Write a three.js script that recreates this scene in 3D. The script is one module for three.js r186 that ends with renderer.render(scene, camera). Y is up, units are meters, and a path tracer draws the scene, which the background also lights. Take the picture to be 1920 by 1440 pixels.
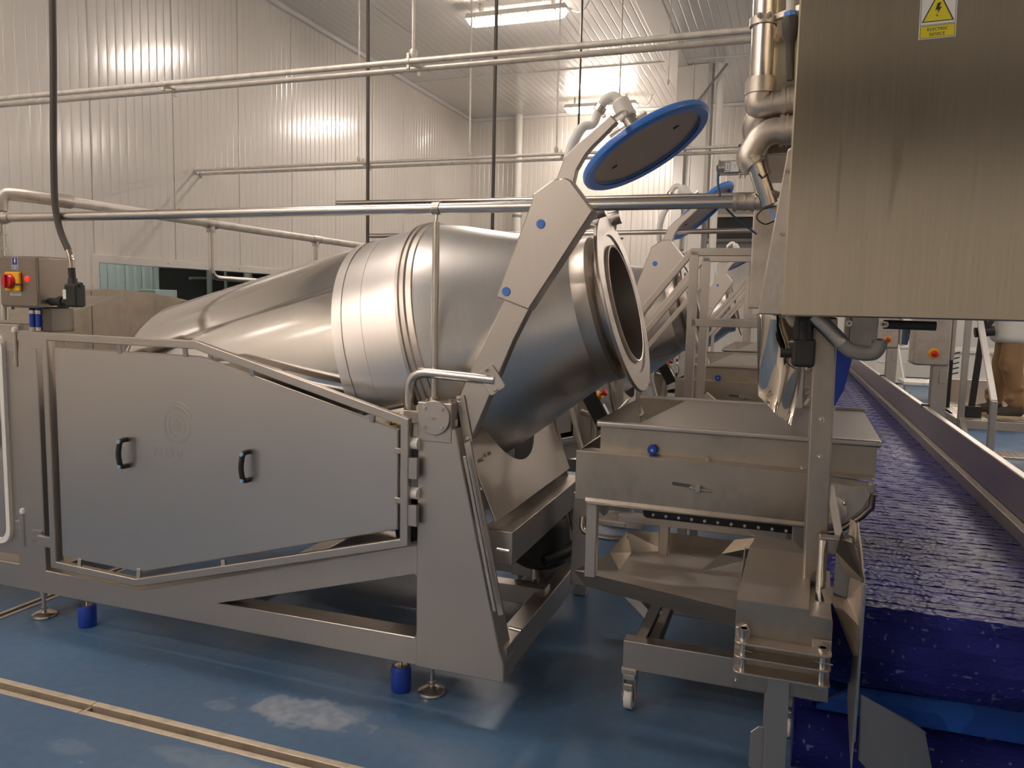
import * as THREE from 'three';
import { RoundedBoxGeometry } from 'three/addons/geometries/RoundedBoxGeometry.js';
import { mergeGeometries, toCreasedNormals } from 'three/addons/utils/BufferGeometryUtils.js';
import { MarchingCubes } from 'three/addons/objects/MarchingCubes.js';
import { RectAreaLightUniformsLib } from 'three/addons/lights/RectAreaLightUniformsLib.js';

// ---------- camera, light level, exposure ----------
const scene = new THREE.Scene();
scene.background = new THREE.Color(0x000000);
const camera = new THREE.PerspectiveCamera(52.68, 4 / 3, 0.05, 80);
camera.position.set(0, 1.55, 0);
camera.quaternion.setFromRotationMatrix(new THREE.Matrix4().makeBasis(
  new THREE.Vector3(0.94283, 0.02165, -0.33257), new THREE.Vector3(-0.05472, 0.99440, -0.09039), new THREE.Vector3(0.32875, 0.10342, 0.93874)));
camera.updateMatrixWorld();
const renderer = new THREE.WebGLRenderer({ antialias: true });
renderer.toneMapping = THREE.LinearToneMapping;
renderer.toneMappingExposure = 1.12;
renderer.shadowMap.enabled = true;
RectAreaLightUniformsLib.init();
const LAMP = { color: 0xfff1e6, intensity: 44, glow: 60, up: 0.5 };
// ceiling luminaires: [x, z]
const LAMPS = [[-3.2, -13.4], [-3.2, -9], [-3.0, -2.75], [-4.2, 0.2], [2.9, -13.4], [2.9, -9], [2.9, -4.5], [-4.2, 2.6], [-4.2, 4.8], [5.6, 3.2], [3.5, -18.4], [3.4, -23], [6.8, -9], [6.8, -13.4]];
const CEIL = 5.1, WALL = -6, BACK = -14.4;

// ---------- small tools ----------
const V = (x, y, z) => new THREE.Vector3(x, y, z);
const A = (p) => (p.isVector3 ? p : V(...p));
let seed = 7;
const rnd = () => { seed = (seed * 1664525 + 1013904223) >>> 0; return seed / 4294967296; };
function hash(x, y, s) { let h = (x * 374761393 + y * 668265263 + s * 1442695041) | 0; h = Math.imul(h ^ (h >>> 13), 1274126177); return ((h ^ (h >>> 16)) >>> 0) / 4294967296; }
function vnoise(x, y, px, py, s) {           // tiling value noise with period px, py
  const xi = Math.floor(x), yi = Math.floor(y), fx = x - xi, fy = y - yi, u = fx * fx * (3 - 2 * fx), v = fy * fy * (3 - 2 * fy);
  const w = (a, n) => ((a % n) + n) % n, h = (a, b) => hash(w(a, px), w(b, py), s);
  return (h(xi, yi) * (1 - u) + h(xi + 1, yi) * u) * (1 - v) + (h(xi, yi + 1) * (1 - u) + h(xi + 1, yi + 1) * u) * v;
}
function dataTex(n, f, srgb, m = n) {
  const d = new Uint8Array(n * m * 4);
  for (let y = 0; y < m; y++) for (let x = 0; x < n; x++) { const c = f(x / n, y / m), i = (y * n + x) * 4; d[i] = c[0] * 255; d[i + 1] = c[1] * 255; d[i + 2] = c[2] * 255; d[i + 3] = 255; }
  const t = new THREE.DataTexture(d, n, m); t.wrapS = t.wrapT = THREE.RepeatWrapping; t.magFilter = THREE.LinearFilter; t.minFilter = THREE.LinearFilter;
  if (srgb) t.colorSpace = THREE.SRGBColorSpace; t.needsUpdate = true; return t;
}
const rep = (t, u, v, rot = 0) => { const c = t.clone(); c.repeat.set(u, v); c.rotation = rot; c.needsUpdate = true; return c; };
const cl = (x) => Math.min(1, Math.max(0, x));
const canvasTex = (w, h, draw) => { const c = document.createElement('canvas'); c.width = w; c.height = h; const g = c.getContext('2d'); draw(g, w, h); const t = new THREE.CanvasTexture(c); t.colorSpace = THREE.SRGBColorSpace; t.magFilter = THREE.LinearFilter; return t; };

// ---------- materials ----------
// brushed grain: streaks along u
const grainC = dataTex(512, (x, y) => { const n = 0.6 * vnoise(x * 6, y * 256, 6, 256, 1) + 0.4 * vnoise(x * 24, y * 512, 24, 512, 2), b = vnoise(x * 5, y * 5, 5, 5, 3); const c = 0.95 + 0.04 * n + 0.01 * b; return [c, c, c]; });
const grainR = dataTex(512, (x, y) => { const n = 0.5 * vnoise(x * 6, y * 200, 6, 200, 4) + 0.5 * vnoise(x * 7, y * 7, 7, 7, 5); const c = 0.86 + 0.14 * n; return [c, c, c]; });
// bead-blasted, used sheet: cloudy stains
const blotchC = dataTex(512, (x, y) => {
  const a = vnoise(x * 4, y * 4, 4, 4, 6) * 0.5 + vnoise(x * 11, y * 9, 11, 9, 7) * 0.3 + vnoise(x * 40, y * 24, 40, 24, 8) * 0.2;
  const d = Math.max(0, vnoise(x * 26, y * 8, 26, 8, 9) - 0.62) * 1.1;
  const c = 0.98 - 0.26 * cl((a - 0.35) * 1.9) - 0.3 * d * a; return [c, c * 0.995, c * 0.985]; });
const blotchR = dataTex(512, (x, y) => { const a = vnoise(x * 5, y * 5, 5, 5, 16) * 0.6 + vnoise(x * 30, y * 30, 30, 30, 17) * 0.4; const c = 0.75 + 0.25 * a; return [c, c, c]; });
const steelMat = (hex, rough, o = {}) => new THREE.MeshStandardMaterial({ color: hex, metalness: 1, roughness: rough, map: o.map ?? rep(grainC, 1.4, 1.4, o.rot ?? 0), roughnessMap: o.rmap ?? rep(grainR, 1.4, 1.4, o.rot ?? 0), ...(o.x || {}) });
const M = {
  steel: steelMat(0xc6beb5, 0.46),
  steelV: steelMat(0xc6beb5, 0.46, { rot: Math.PI / 2 }),
  panel: steelMat(0xdad5cf, 0.38, { rot: Math.PI / 2 }),
  drum: steelMat(0xefebe6, 0.11, { rot: Math.PI / 2 }),
  drumBand: steelMat(0xeae5df, 0.4, { rot: Math.PI / 2 }),
  cone: steelMat(0xeeeae5, 0.38, { rot: Math.PI / 2 }),
  pipe: steelMat(0xdad3ca, 0.28),
  fitting: steelMat(0xd2c9be, 0.52, { map: rep(blotchC, 3, 3), rmap: rep(blotchR, 4, 4) }),
  sheet: steelMat(0xbfb4a5, 0.42, { map: rep(blotchC, 1.3, 1.3), rmap: rep(blotchR, 2, 2) }),
  cabinet: steelMat(0xb8a588, 0.34, { rot: Math.PI / 2 }),
  dark: steelMat(0x6f6a64, 0.5),
  lidface: steelMat(0xb9b1a7, 0.5),
  boxSteel: steelMat(0x9c9186, 0.42),
  mirror: new THREE.MeshStandardMaterial({ color: 0xd8cdbf, metalness: 1, roughness: 0.07 }),
  bolt: new THREE.MeshStandardMaterial({ color: 0xd6ccbf, metalness: 1, roughness: 0.25 }),
  blue: new THREE.MeshPhysicalMaterial({ color: 0x4583dd, roughness: 0.35, clearcoat: 0.3 }),
  blueDark: new THREE.MeshStandardMaterial({ color: 0x1f3fa0, roughness: 0.45 }),
  black: new THREE.MeshStandardMaterial({ color: 0x2a2826, roughness: 0.5 }),
  cable: new THREE.MeshStandardMaterial({ color: 0x4a443d, roughness: 0.55 }),
  grey: new THREE.MeshStandardMaterial({ color: 0x8b8882, roughness: 0.6 }),
  white: new THREE.MeshStandardMaterial({ color: 0xeeeae2, roughness: 0.45 }),
  offwhite: new THREE.MeshStandardMaterial({ color: 0xd9d4ca, roughness: 0.55 }),
  red: new THREE.MeshPhysicalMaterial({ color: 0xc81f22, roughness: 0.35, clearcoat: 0.4 }),
  yellow: new THREE.MeshStandardMaterial({ color: 0xf0b41c, roughness: 0.45 }),
  lampRed: new THREE.MeshStandardMaterial({ color: 0xd02020, emissive: 0xff2a1c, emissiveIntensity: 1.2, roughness: 0.4 }),
  teal: new THREE.MeshStandardMaterial({ color: 0x8fc0d8, roughness: 0.4 }),
  glass: new THREE.MeshPhysicalMaterial({ color: 0xffffff, roughness: 0.06, transmission: 1, thickness: 0, ior: 1.45 }),
  hose: new THREE.MeshPhysicalMaterial({ color: 0xf6f3ee, roughness: 0.4 }),
  pipeWhite: new THREE.MeshStandardMaterial({ color: 0xe6e2d8, roughness: 0.4 }),
  galv: steelMat(0xe2dbd0, 0.42, { map: rep(blotchC, 4, 4), x: { metalness: 0.25 } }),
};
const wallBump = dataTex(512, (x, y) => { const c = 0.6 * vnoise(x * 90, y * 22, 90, 22, 31) + 0.4 * vnoise(x * 180, y * 60, 180, 60, 32); return [c, c, c]; });
const wallCol = dataTex(256, (x, y) => { const a = vnoise(x * 3, y * 3, 3, 3, 33) * 0.6 + vnoise(x * 9, y * 5, 9, 5, 34) * 0.4; const c = 0.95 + 0.05 * a; return [c, c * 0.99, c * 0.975]; });
M.panel.map = M.panel.roughnessMap = null; M.panel.roughness = 0.36; M.panel.color.set(0xcfc8c0);
M.wall = new THREE.MeshPhysicalMaterial({ color: 0xdcd6cd, roughness: 0.3, clearcoat: 1, clearcoatRoughness: 0.15, map: rep(wallCol, 0.5, 0.5), bumpMap: rep(wallBump, 1.6, 1.6), bumpScale: 0.0004 });
M.ceil = new THREE.MeshPhysicalMaterial({ color: 0xdedad4, roughness: 0.3, clearcoat: 1, clearcoatRoughness: 0.18, map: rep(wallCol, 0.5, 0.5) });
M.wallPlain = new THREE.MeshStandardMaterial({ color: 0xe6e1d9, roughness: 0.5 });
M.greenWall = new THREE.MeshStandardMaterial({ color: 0xcfd2cd, roughness: 0.5 });

// ---------- geometry tools ----------
function prep(g) {
  g = g.index ? g.toNonIndexed() : g.clone();
  for (const k of Object.keys(g.attributes)) if (!['position', 'normal', 'uv'].includes(k)) g.deleteAttribute(k);
  if (!g.attributes.normal) g.computeVertexNormals();
  if (!g.attributes.uv) g.setAttribute('uv', new THREE.BufferAttribute(new Float32Array(g.attributes.position.count * 2), 2));
  g.morphAttributes = {}; return g;
}
const join = (list) => { const f = list.flat(Infinity).map(prep); return f.length === 1 ? f[0] : mergeGeometries(f); };
function boxUV(g) {                                // uv in metres by the face's main direction
  const p = g.attributes.position, n = g.attributes.normal, uv = g.attributes.uv;
  for (let i = 0; i < p.count; i += 3) {
    let x = 0, y = 0, z = 0; for (let k = 0; k < 3; k++) { x += Math.abs(n.getX(i + k)); y += Math.abs(n.getY(i + k)); z += Math.abs(n.getZ(i + k)); }
    for (let k = 0; k < 3; k++) { const j = i + k; if (z >= x && z >= y) uv.setXY(j, p.getX(j), p.getY(j)); else if (x >= y) uv.setXY(j, p.getZ(j), p.getY(j)); else uv.setXY(j, p.getX(j), p.getZ(j)); }
  }
  return g;
}
const KEEP = Symbol('keep uv');
const keepUV = (g) => { g[KEEP] = true; return g; };
const box = (x0, x1, y0, y1, z0, z1, r = 0.003) => {   // by its limits
  const w = Math.abs(x1 - x0), h = Math.abs(y1 - y0), d = Math.abs(z1 - z0);
  return new RoundedBoxGeometry(w, h, d, 1, Math.min(r, w / 3, h / 3, d / 3)).translate((x0 + x1) / 2, (y0 + y1) / 2, (z0 + z1) / 2);
};
function bar(a, b, w, h = w, up = V(0, 1, 0), r = 0.003) {        // square tube from a to b; w across, h along up
  a = A(a); b = A(b); const d = b.clone().sub(a), L = d.length(); d.normalize();
  let s = new THREE.Vector3().crossVectors(up, d); if (s.length() < 1e-3) s = V(1, 0, 0); s.normalize(); const u = new THREE.Vector3().crossVectors(d, s);
  const g = new RoundedBoxGeometry(w, h, L, 1, Math.min(r, w / 3, h / 3)); g.applyMatrix4(new THREE.Matrix4().makeBasis(s, u, d).setPosition(a.clone().add(b).multiplyScalar(0.5))); return g;
}
function cyl(a, b, r, r2 = r, n = 20, open = false) {
  a = A(a); b = A(b); const d = b.clone().sub(a), L = d.length();
  const g = new THREE.CylinderGeometry(r2, r, L, n, 1, open); g.applyQuaternion(new THREE.Quaternion().setFromUnitVectors(V(0, 1, 0), d.normalize())); const m = a.clone().add(b).multiplyScalar(0.5); g.translate(m.x, m.y, m.z); return g;
}
function turned(profile, at, dir, n = 48) {        // lathe: profile of [along, radius] around dir, starting at at
  const g = new THREE.LatheGeometry(profile.map(([s, r]) => new THREE.Vector2(Math.max(r, 1e-5), s)), n);
  g.applyQuaternion(new THREE.Quaternion().setFromUnitVectors(V(0, 1, 0), A(dir).clone().normalize())); const p = A(at); g.translate(p.x, p.y, p.z); return n > 13 ? toCreasedNormals(g, 0.6) : g;
}
function plateOn(o, u, v, pts, th, holes = [], bev = 0.0015) {    // flat plate: outline pts in (u, v) from o, its front at o, thickness th backwards
  o = A(o); u = A(u).clone().normalize(); v = A(v).clone(); v.sub(u.clone().multiplyScalar(v.dot(u))).normalize(); const n = new THREE.Vector3().crossVectors(u, v);
  const sh = new THREE.Shape(pts.map((p) => new THREE.Vector2(p[0], p[1])));
  for (const h of holes) sh.holes.push(new THREE.Path(h.map((p) => new THREE.Vector2(p[0], p[1]))));
  const b = Math.min(bev, th / 3), g = new THREE.ExtrudeGeometry(sh, { depth: th - 2 * b, bevelEnabled: b > 0, bevelThickness: b, bevelSize: b, bevelOffset: -b, bevelSegments: 1, curveSegments: 24 });
  g.translate(0, 0, -th + b); g.applyMatrix4(new THREE.Matrix4().makeBasis(u, v, n).setPosition(o)); return g;
}
const plateXY = (pts, z, th, holes, bev) => plateOn([0, 0, z], [1, 0, 0], [0, 1, 0], pts, th, holes, bev);           // faces +z
const plateZY = (pts, x, th, holes, bev) => plateOn([x, 0, 0], [0, 0, -1], [0, 1, 0], pts.map(([z, y]) => [-z, y]), th, (holes || []).map((h) => h.map(([z, y]) => [-z, y])), bev); // faces +x; pts are [z, y]
function poly3(pts, th = 0.004) {                  // bent or flat sheet given by 3D corners, thickened evenly both ways
  const p = pts.map(A), n = new THREE.Vector3(), N = p.length; for (let i = 1; i < N - 1; i++) n.add(p[i].clone().sub(p[0]).cross(p[i + 1].clone().sub(p[0]))); n.setLength(th / 2);
  const f = p.map((q) => q.clone().add(n)), k = p.map((q) => q.clone().sub(n)), pos = [], tri = (a, b, c) => pos.push(...a.toArray(), ...b.toArray(), ...c.toArray());
  for (let i = 1; i < N - 1; i++) { tri(f[0], f[i], f[i + 1]); tri(k[0], k[i + 1], k[i]); }
  for (let i = 0; i < N; i++) { const j = (i + 1) % N; tri(f[i], k[i], k[j]); tri(f[i], k[j], f[j]); }
  const g = new THREE.BufferGeometry(); g.setAttribute('position', new THREE.Float32BufferAttribute(pos, 3)); g.computeVertexNormals(); return g;
}
function fillet(pts, rad, n = 6) {                 // polyline with rounded corners
  pts = pts.map(A); const out = [pts[0]];
  for (let i = 1; i < pts.length - 1; i++) {
    const a = pts[i - 1], b = pts[i], c = pts[i + 1], da = a.clone().sub(b), dc = c.clone().sub(b), k = Math.min(rad, da.length() * 0.49, dc.length() * 0.49);
    const s = b.clone().add(da.setLength(k)), e = b.clone().add(dc.setLength(k));
    for (let j = 0; j <= n; j++) { const t = j / n; out.push(s.clone().multiplyScalar((1 - t) ** 2).add(b.clone().multiplyScalar(2 * t * (1 - t))).add(e.clone().multiplyScalar(t * t))); }
  }
  out.push(pts[pts.length - 1]); return out;
}
function sweep(pts, r, n = 14) {                   // round tube along points; r a number or a function of the share of the way
  pts = pts.map(A); const N = pts.length, pos = [], nor = [], uv = [], idx = []; let len = 0, s = null;
  const rad = typeof r === 'function' ? r : () => r;
  for (let i = 0; i < N; i++) {
    const d = new THREE.Vector3(); if (i) d.add(pts[i].clone().sub(pts[i - 1]).normalize()); if (i < N - 1) d.add(pts[i + 1].clone().sub(pts[i]).normalize()); d.normalize();
    if (!s) { s = Math.abs(d.y) < 0.9 ? V(0, 1, 0) : V(1, 0, 0); } s.sub(d.clone().multiplyScalar(s.dot(d))).normalize(); const t = new THREE.Vector3().crossVectors(d, s);
    if (i) len += pts[i].distanceTo(pts[i - 1]);
    const R = rad(i / (N - 1));
    for (let k = 0; k <= n; k++) { const a = k / n * Math.PI * 2, q = s.clone().multiplyScalar(Math.cos(a)).add(t.clone().multiplyScalar(Math.sin(a))); pos.push(pts[i].x + q.x * R, pts[i].y + q.y * R, pts[i].z + q.z * R); nor.push(q.x, q.y, q.z); uv.push(len, a * R); }
  }
  const w = n + 1; for (let i = 0; i < N - 1; i++) for (let k = 0; k < n; k++) { const a = i * w + k; idx.push(a, a + 1, a + w, a + 1, a + w + 1, a + w); }
  const base = pos.length / 3;
  for (const e of [0, N - 1]) {                    // end caps
    const c = pos.length / 3, d = (e ? pts[N - 1].clone().sub(pts[N - 2]) : pts[0].clone().sub(pts[1])).normalize();
    pos.push(pts[e].x, pts[e].y, pts[e].z); nor.push(d.x, d.y, d.z); uv.push(0, 0);
    for (let k = 0; k <= n; k++) { const j = (e * w + k) * 3; pos.push(pos[j], pos[j + 1], pos[j + 2]); nor.push(d.x, d.y, d.z); uv.push(0, 0); }
    for (let k = 0; k < n; k++) e ? idx.push(c, c + 1 + k, c + 2 + k) : idx.push(c, c + 2 + k, c + 1 + k);
  }
  const g = new THREE.BufferGeometry(); g.setAttribute('position', new THREE.Float32BufferAttribute(pos, 3)); g.setAttribute('normal', new THREE.Float32BufferAttribute(nor, 3)); g.setAttribute('uv', new THREE.Float32BufferAttribute(uv, 2)); g.setIndex(idx);
  return g;
}
const smooth = (pts, n = 24) => new THREE.CatmullRomCurve3(pts.map(A)).getPoints(n);
const arc = (cx, cy, r, a0, a1, n = 16) => Array.from({ length: n + 1 }, (_, i) => { const a = a0 + (a1 - a0) * i / n; return [cx + r * Math.cos(a), cy + r * Math.sin(a)]; });
const rrect = (x0, x1, y0, y1, r, n = 5) => [...arc(x1 - r, y0 + r, r, -Math.PI / 2, 0, n), ...arc(x1 - r, y1 - r, r, 0, Math.PI / 2, n), ...arc(x0 + r, y1 - r, r, Math.PI / 2, Math.PI, n), ...arc(x0 + r, y0 + r, r, Math.PI, 1.5 * Math.PI, n)];
// bolt: hexagon head with a domed nut on a washer, at p, pointing along d
const bolt = (p, d, r = 0.009) => { p = A(p); d = A(d).clone().normalize(); const q = (k) => p.clone().add(d.clone().multiplyScalar(k)); return [cyl(q(-0.002), q(0.002), r * 1.5, r * 1.5, 14), cyl(q(0.002), q(0.002 + r * 0.8), r, r, 6), turned([[0, r * 0.72], [r * 0.5, r * 0.6], [r * 0.8, r * 0.3], [r * 0.9, 0]], q(0.002 + r * 0.8), d, 10)]; };
// ---------- scene tools ----------
const taken = new Map();
function numbered(name) { const k = taken.get(name) ?? 0; taken.set(name, k + 1); return k ? `${name}_${String(k).padStart(3, '0')}` : name; }
function tag(o, label, category, group, kind) { if (label) o.userData.label = label; if (category) o.userData.category = category; if (group) o.userData.group = group; if (kind) o.userData.kind = kind; return o; }
function thing(name, label, category, at, group) {   // a Group at the thing's base; the parts that follow are given in world metres
  const o = new THREE.Group(); o.name = numbered(name); o.position.copy(A(at)); scene.add(o); return tag(o, label, category, group);
}
function part(name, geo, mat, parent, label) {
  let g = Array.isArray(geo) ? geo : [geo]; const kept = g.length === 1 && g[0][KEEP]; g = join(g); if (!kept) boxUV(g);
  if (parent !== scene) { let r = parent; while (r.parent !== scene) r = r.parent; g.translate(-r.position.x, -r.position.y, -r.position.z); }
  const o = new THREE.Mesh(g, mat); o.name = parent === scene ? numbered(name) : name; o.castShadow = o.receiveShadow = true; parent.add(o); if (label) o.userData.label = label; return o;
}
const solo = (name, geo, mat, label, category, group) => tag(part(name, geo, mat, scene), label, category, group);
const struct = (name, geo, mat) => tag(part(name, geo, mat, scene), null, null, null, 'structure');
function copyOf(root, name, shift, label, group) { const c = root.clone(); c.name = numbered(name); c.position.add(A(shift)); scene.add(c); c.userData = { ...root.userData, label }; if (group) c.userData.group = group; return c; }
const turnUV = (g) => { const uv = g.attributes.uv; for (let i = 0; i < uv.count; i++) uv.setXY(i, uv.getY(i), uv.getX(i)); return g; };

// ================= ROOM =================
// profiled sandwich panel: flat crowns between narrow grooves, along u from o, height h along v, facing n
function ribbed(o, u, v, w, h, { pitch = 0.1, groove = 0.018, deep = 0.0035, crown = 0.0004 } = {}) {
  o = A(o); u = A(u); v = A(v); const n = new THREE.Vector3().crossVectors(u, v), pos = [], nor = [], uv = [];
  const prof = []; const N = Math.max(1, Math.round(w / pitch)), p = w / N, g = groove;
  for (let i = 0; i < N; i++) {
    const s = i * p; prof.push([s, 0, 0, s + g / 2, -deep], [s + g / 2, -deep, 0, s + g, 0]);
    for (let k = 0; k < 4; k++) { const a = k / 4, b = (k + 1) / 4, f = (t) => crown * 4 * t * (1 - t); prof.push([s + g + a * (p - g), f(a), 1, s + g + b * (p - g), f(b), a, b, p - g]); }
  }
  const put = (s, d, y, nn) => { const q = o.clone().addScaledVector(u, s).addScaledVector(n, d).addScaledVector(v, y); pos.push(q.x, q.y, q.z); nor.push(nn.x, nn.y, nn.z); uv.push(s, y); };
  for (const e of prof) {
    const [s0, d0, sm, s1, d1] = e; let n0, n1;
    if (sm) { const k = (t) => crown * 4 * (1 - 2 * t) / e[7]; n0 = n.clone().addScaledVector(u, -k(e[5])).normalize(); n1 = n.clone().addScaledVector(u, -k(e[6])).normalize(); }
    else { n0 = n1 = n.clone().addScaledVector(u, -(d1 - d0) / (s1 - s0)).normalize(); }
    put(s0, d0, 0, n0); put(s1, d1, 0, n1); put(s1, d1, h, n1); put(s0, d0, 0, n0); put(s1, d1, h, n1); put(s0, d0, h, n0);
  }
  const geo = new THREE.BufferGeometry(); geo.setAttribute('position', new THREE.Float32BufferAttribute(pos, 3)); geo.setAttribute('normal', new THREE.Float32BufferAttribute(nor, 3)); geo.setAttribute('uv', new THREE.Float32BufferAttribute(uv, 2));
  return keepUV(geo);
}
// floor: sealed blue resin with scuffed, pale worn patches
const scuffs = [[-1.62, -2.38, 0.24, 0.1, 0.95], [-1.5, -2.42, 0.14, 0.07, 0.5], [-1.95, -2.3, 0.07, 0.03, 0.4], [-1.72, -1.99, 0.2, 0.05, 0.45], [-2.24, -1.89, 0.12, 0.04, 0.35], [2.2, -6.5, 0.9, 0.5, 0.3], [1.8, -9.5, 1.2, 0.4, 0.35], [-0.9, -3.2, 0.3, 0.14, 0.2]];
const floorTex = dataTex(2048, (x, y) => {
  const X = x * 16 - 6.5, Z = y * 16 - 14.5;
  const a = vnoise(x * 40, y * 40, 40, 40, 41), b = vnoise(x * 170, y * 170, 170, 170, 42), c = vnoise(x * 700, y * 700, 700, 700, 43);
  let w = 0.1 * Math.max(0, a - 0.5) + 0.05 * Math.max(0, b - 0.6);
  for (const [sx, sz, rx, rz, k] of scuffs) { const dx = (X - sx) / rx, dz = (Z - sz) / rz, r = Math.sqrt(dx * dx + dz * dz) + (b - 0.5) * 0.7 + (c - 0.5) * 0.5; if (r < 1.15) w = Math.max(w, k * cl((1.15 - r) / 0.28) * (0.55 + 0.45 * c)); }
  if (c > 0.985 && b > 0.55) w = Math.max(w, 0.6);
  const t = 0.9 + 0.12 * a + 0.08 * (c - 0.5), m = (p, q) => cl(p * t * (1 - w) + q * w); return [m(0.29, 0.6), m(0.415, 0.62), m(0.545, 0.66)];
}, true);
const floorR = dataTex(512, (x, y) => { const a = vnoise(x * 12, y * 12, 12, 12, 44) * 0.6 + vnoise(x * 90, y * 90, 90, 90, 45) * 0.4; const c = 0.7 + 0.3 * a; return [c, c, c]; });
M.floor = new THREE.MeshPhysicalMaterial({ color: 0xffffff, roughness: 0.42, map: floorTex, roughnessMap: rep(floorR, 8, 8) });
const floorUV = (g) => { g = prep(g); const p = g.attributes.position, uv = g.attributes.uv; for (let i = 0; i < p.count; i++) uv.setXY(i, (p.getX(i) + 6.5) / 16, (p.getZ(i) + 14.5) / 16); return keepUV(g); };
struct('floor', floorUV(mergeGeometries([box(-9, 10, -0.2, 0, -2.065, 6, 0), box(-9, 10, -0.2, 0, -27, -2.14, 0)].map(prep))), M.floor);

// left wall with a long opening into the service corridor
const OZ0 = -5.53, OZ1 = -10.58, OY0 = 0.95, OY1 = 1.85;
const wl = struct('wall_left', [box(-6.16, -6.012, OY1, CEIL + 0.1, -14.6, 6.2, 0), box(-6.16, -6.012, 0, OY0, -14.6, 6.2, 0), box(-6.16, -6.012, OY0, OY1, OZ0, 6.2, 0), box(-6.16, -6.012, OY0, OY1, -14.6, OZ1, 0)], M.wallPlain);
for (let k = -11; k <= 8; k++) {
  const z0 = -5.5 - 1.01 * k, z1 = Math.max(z0 - 1.004, BACK); if (z0 - 0.05 < BACK || z0 > 6) continue;   // runs towards -z
  const open = z0 < OZ0 + 0.2 && z1 > OZ1 - 0.1;
  const mk = (y0, y1) => part('panel', ribbed([WALL, y0, z0], [0, 0, -1], [0, 1, 0], z0 - z1, y1 - y0), M.wall, wl);
  if (open) { mk(OY1 + 0.06, CEIL); mk(0, OY0 - 0.05); } else mk(0, CEIL);
}
const wo = struct('window_1', [box(-6.17, -5.985, OY1 - 0.01, OY1 + 0.065, OZ1, OZ0 + 0.06, 0.004), box(-6.17, -5.985, OY0 - 0.06, OY0 + 0.01, OZ1, OZ0 + 0.06, 0.004), box(-6.17, -5.985, OY0, OY1, OZ0 - 0.005, OZ0 + 0.06, 0.004), box(-6.17, -5.985, OY0, OY1, OZ1 - 0.04, OZ1, 0.004)], M.wall);
for (let k = 0; k < 9; k++) part('rivet', cyl([-5.985, OY1 + 0.025, OZ0 - 0.3 - k * 0.55], [-5.98, OY1 + 0.025, OZ0 - 0.3 - k * 0.55], 0.008, 0.006, 8), M.bolt, wo);
// corridor behind it
struct('wall_corridor', [box(-9.1, -9, -0.1, 3.2, -16, -3, 0), box(-9.1, -6.16, 3.1, 3.2, -16, -3, 0), box(-9.1, -6.16, -0.1, 3.2, -3.1, -3, 0), box(-9.1, -6.16, -0.1, 3.2, -16, -15.9, 0)], M.grey);
{
  const t = thing('corridor_partition', 'pale green profiled sheet partition seen through the opening in the left wall', 'partition', [-7.6, 0, -6.6]);
  for (let k = 0; k < 7; k++) part('sheet', ribbed([-7.6, 0, -6.1 - k * 0.26], [0, 0, -1], [0, 1, 0], 0.255, 2.6, { pitch: 0.128, groove: 0.05, deep: 0.02, crown: 0.001 }), M.greenWall, t);
  part('rail', bar([-7.56, 1.72, -6.05], [-7.56, 1.72, -7.0], 0.03), M.greenWall, t); part('post', bar([-7.56, 0.3, -7.0], [-7.56, 2.4, -7.0], 0.04), M.greenWall, t);
  part('post', bar([-7.56, 0.3, -7.85], [-7.56, 2.4, -7.85], 0.05), M.greenWall, t);
  solo('junction_box', box(-7.2, -6.95, 1.2, 1.62, -7.55, -7.2, 0.01), M.greenWall, 'small grey-green box standing behind the wall opening', 'box');
  for (const [x, z, r, l] of [[-6.9, -8.05, 0.035, 'stout grey pipe just right of the green box behind the opening'], [-6.9, -8.35, 0.02, 'thin grey pipe between two stouter ones behind the opening'], [-6.9, -8.8, 0.06, 'thick pale pipe standing behind the wall opening'], [-6.6, -10.1, 0.025, 'slim dark pipe at the far end of the wall opening']])
    solo('service_pipe', sweep([[x, 0, z], [x, 3.1, z]], r), r > 0.05 ? M.galv : M.grey, l, 'pipe');
  solo('conduit', sweep(smooth([[-7.25, 1.78, -8.1], [-7.25, 1.8, -8.9], [-7.25, 1.76, -9.5], [-7.25, 1.55, -9.9]]), 0.02), M.grey, 'curved grey conduit running behind the thick pale pipe', 'pipe');
  const c = thing('corridor_light', 'cool white strip light in the corridor behind the opening', 'lamp', [-6.5, 2.95, -6.9]);
  part('diffuser', box(-6.56, -6.44, 2.92, 2.97, -7.4, -6.4, 0.01), new THREE.MeshStandardMaterial({ color: 0xffffff, emissive: 0xf0fff8, emissiveIntensity: 8 }), c); part('housing', box(-6.57, -6.43, 2.97, 3.095, -7.42, -6.38, 0.01), M.white, c);
  const l = new THREE.RectAreaLight(0xf0fff8, 14, 0.12, 1.0); l.position.set(-6.5, 2.9, -6.9); l.lookAt(-6.5, 0, -6.9); l.castShadow = true; scene.add(l);
}
// back wall (left half), the deeper hall on the right, right and front walls
const wb = struct('wall_back', box(-6.2, 1.5, 0, CEIL + 0.1, -14.6, BACK - 0.012, 0), M.wallPlain);
for (let k = 0; k < 7; k++) part('panel', ribbed([-6 + k * 1.07, 0, BACK], [1, 0, 0], [0, 1, 0], 1.064, CEIL), M.wall, wb);
struct('wall_hall_side', box(1.4, 1.5, 0, CEIL + 0.1, -26.2, -14.6, 0), M.wallPlain);
struct('wall_hall_back', box(1.4, 9.2, 0, CEIL + 0.1, -26.3, -26.1, 0), M.wallPlain);
struct('wall_right', box(9, 9.2, 0, CEIL + 0.1, -26.3, 6.2, 0), M.wallPlain);
struct('wall_front', box(-6.2, 9.2, 0, CEIL + 0.1, 5.8, 6.2, 0), M.wallPlain);
const ce = struct('ceiling', box(-6.2, 9.2, CEIL + 0.012, CEIL + 0.2, -26.3, 6.2, 0), M.ceil);
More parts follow.
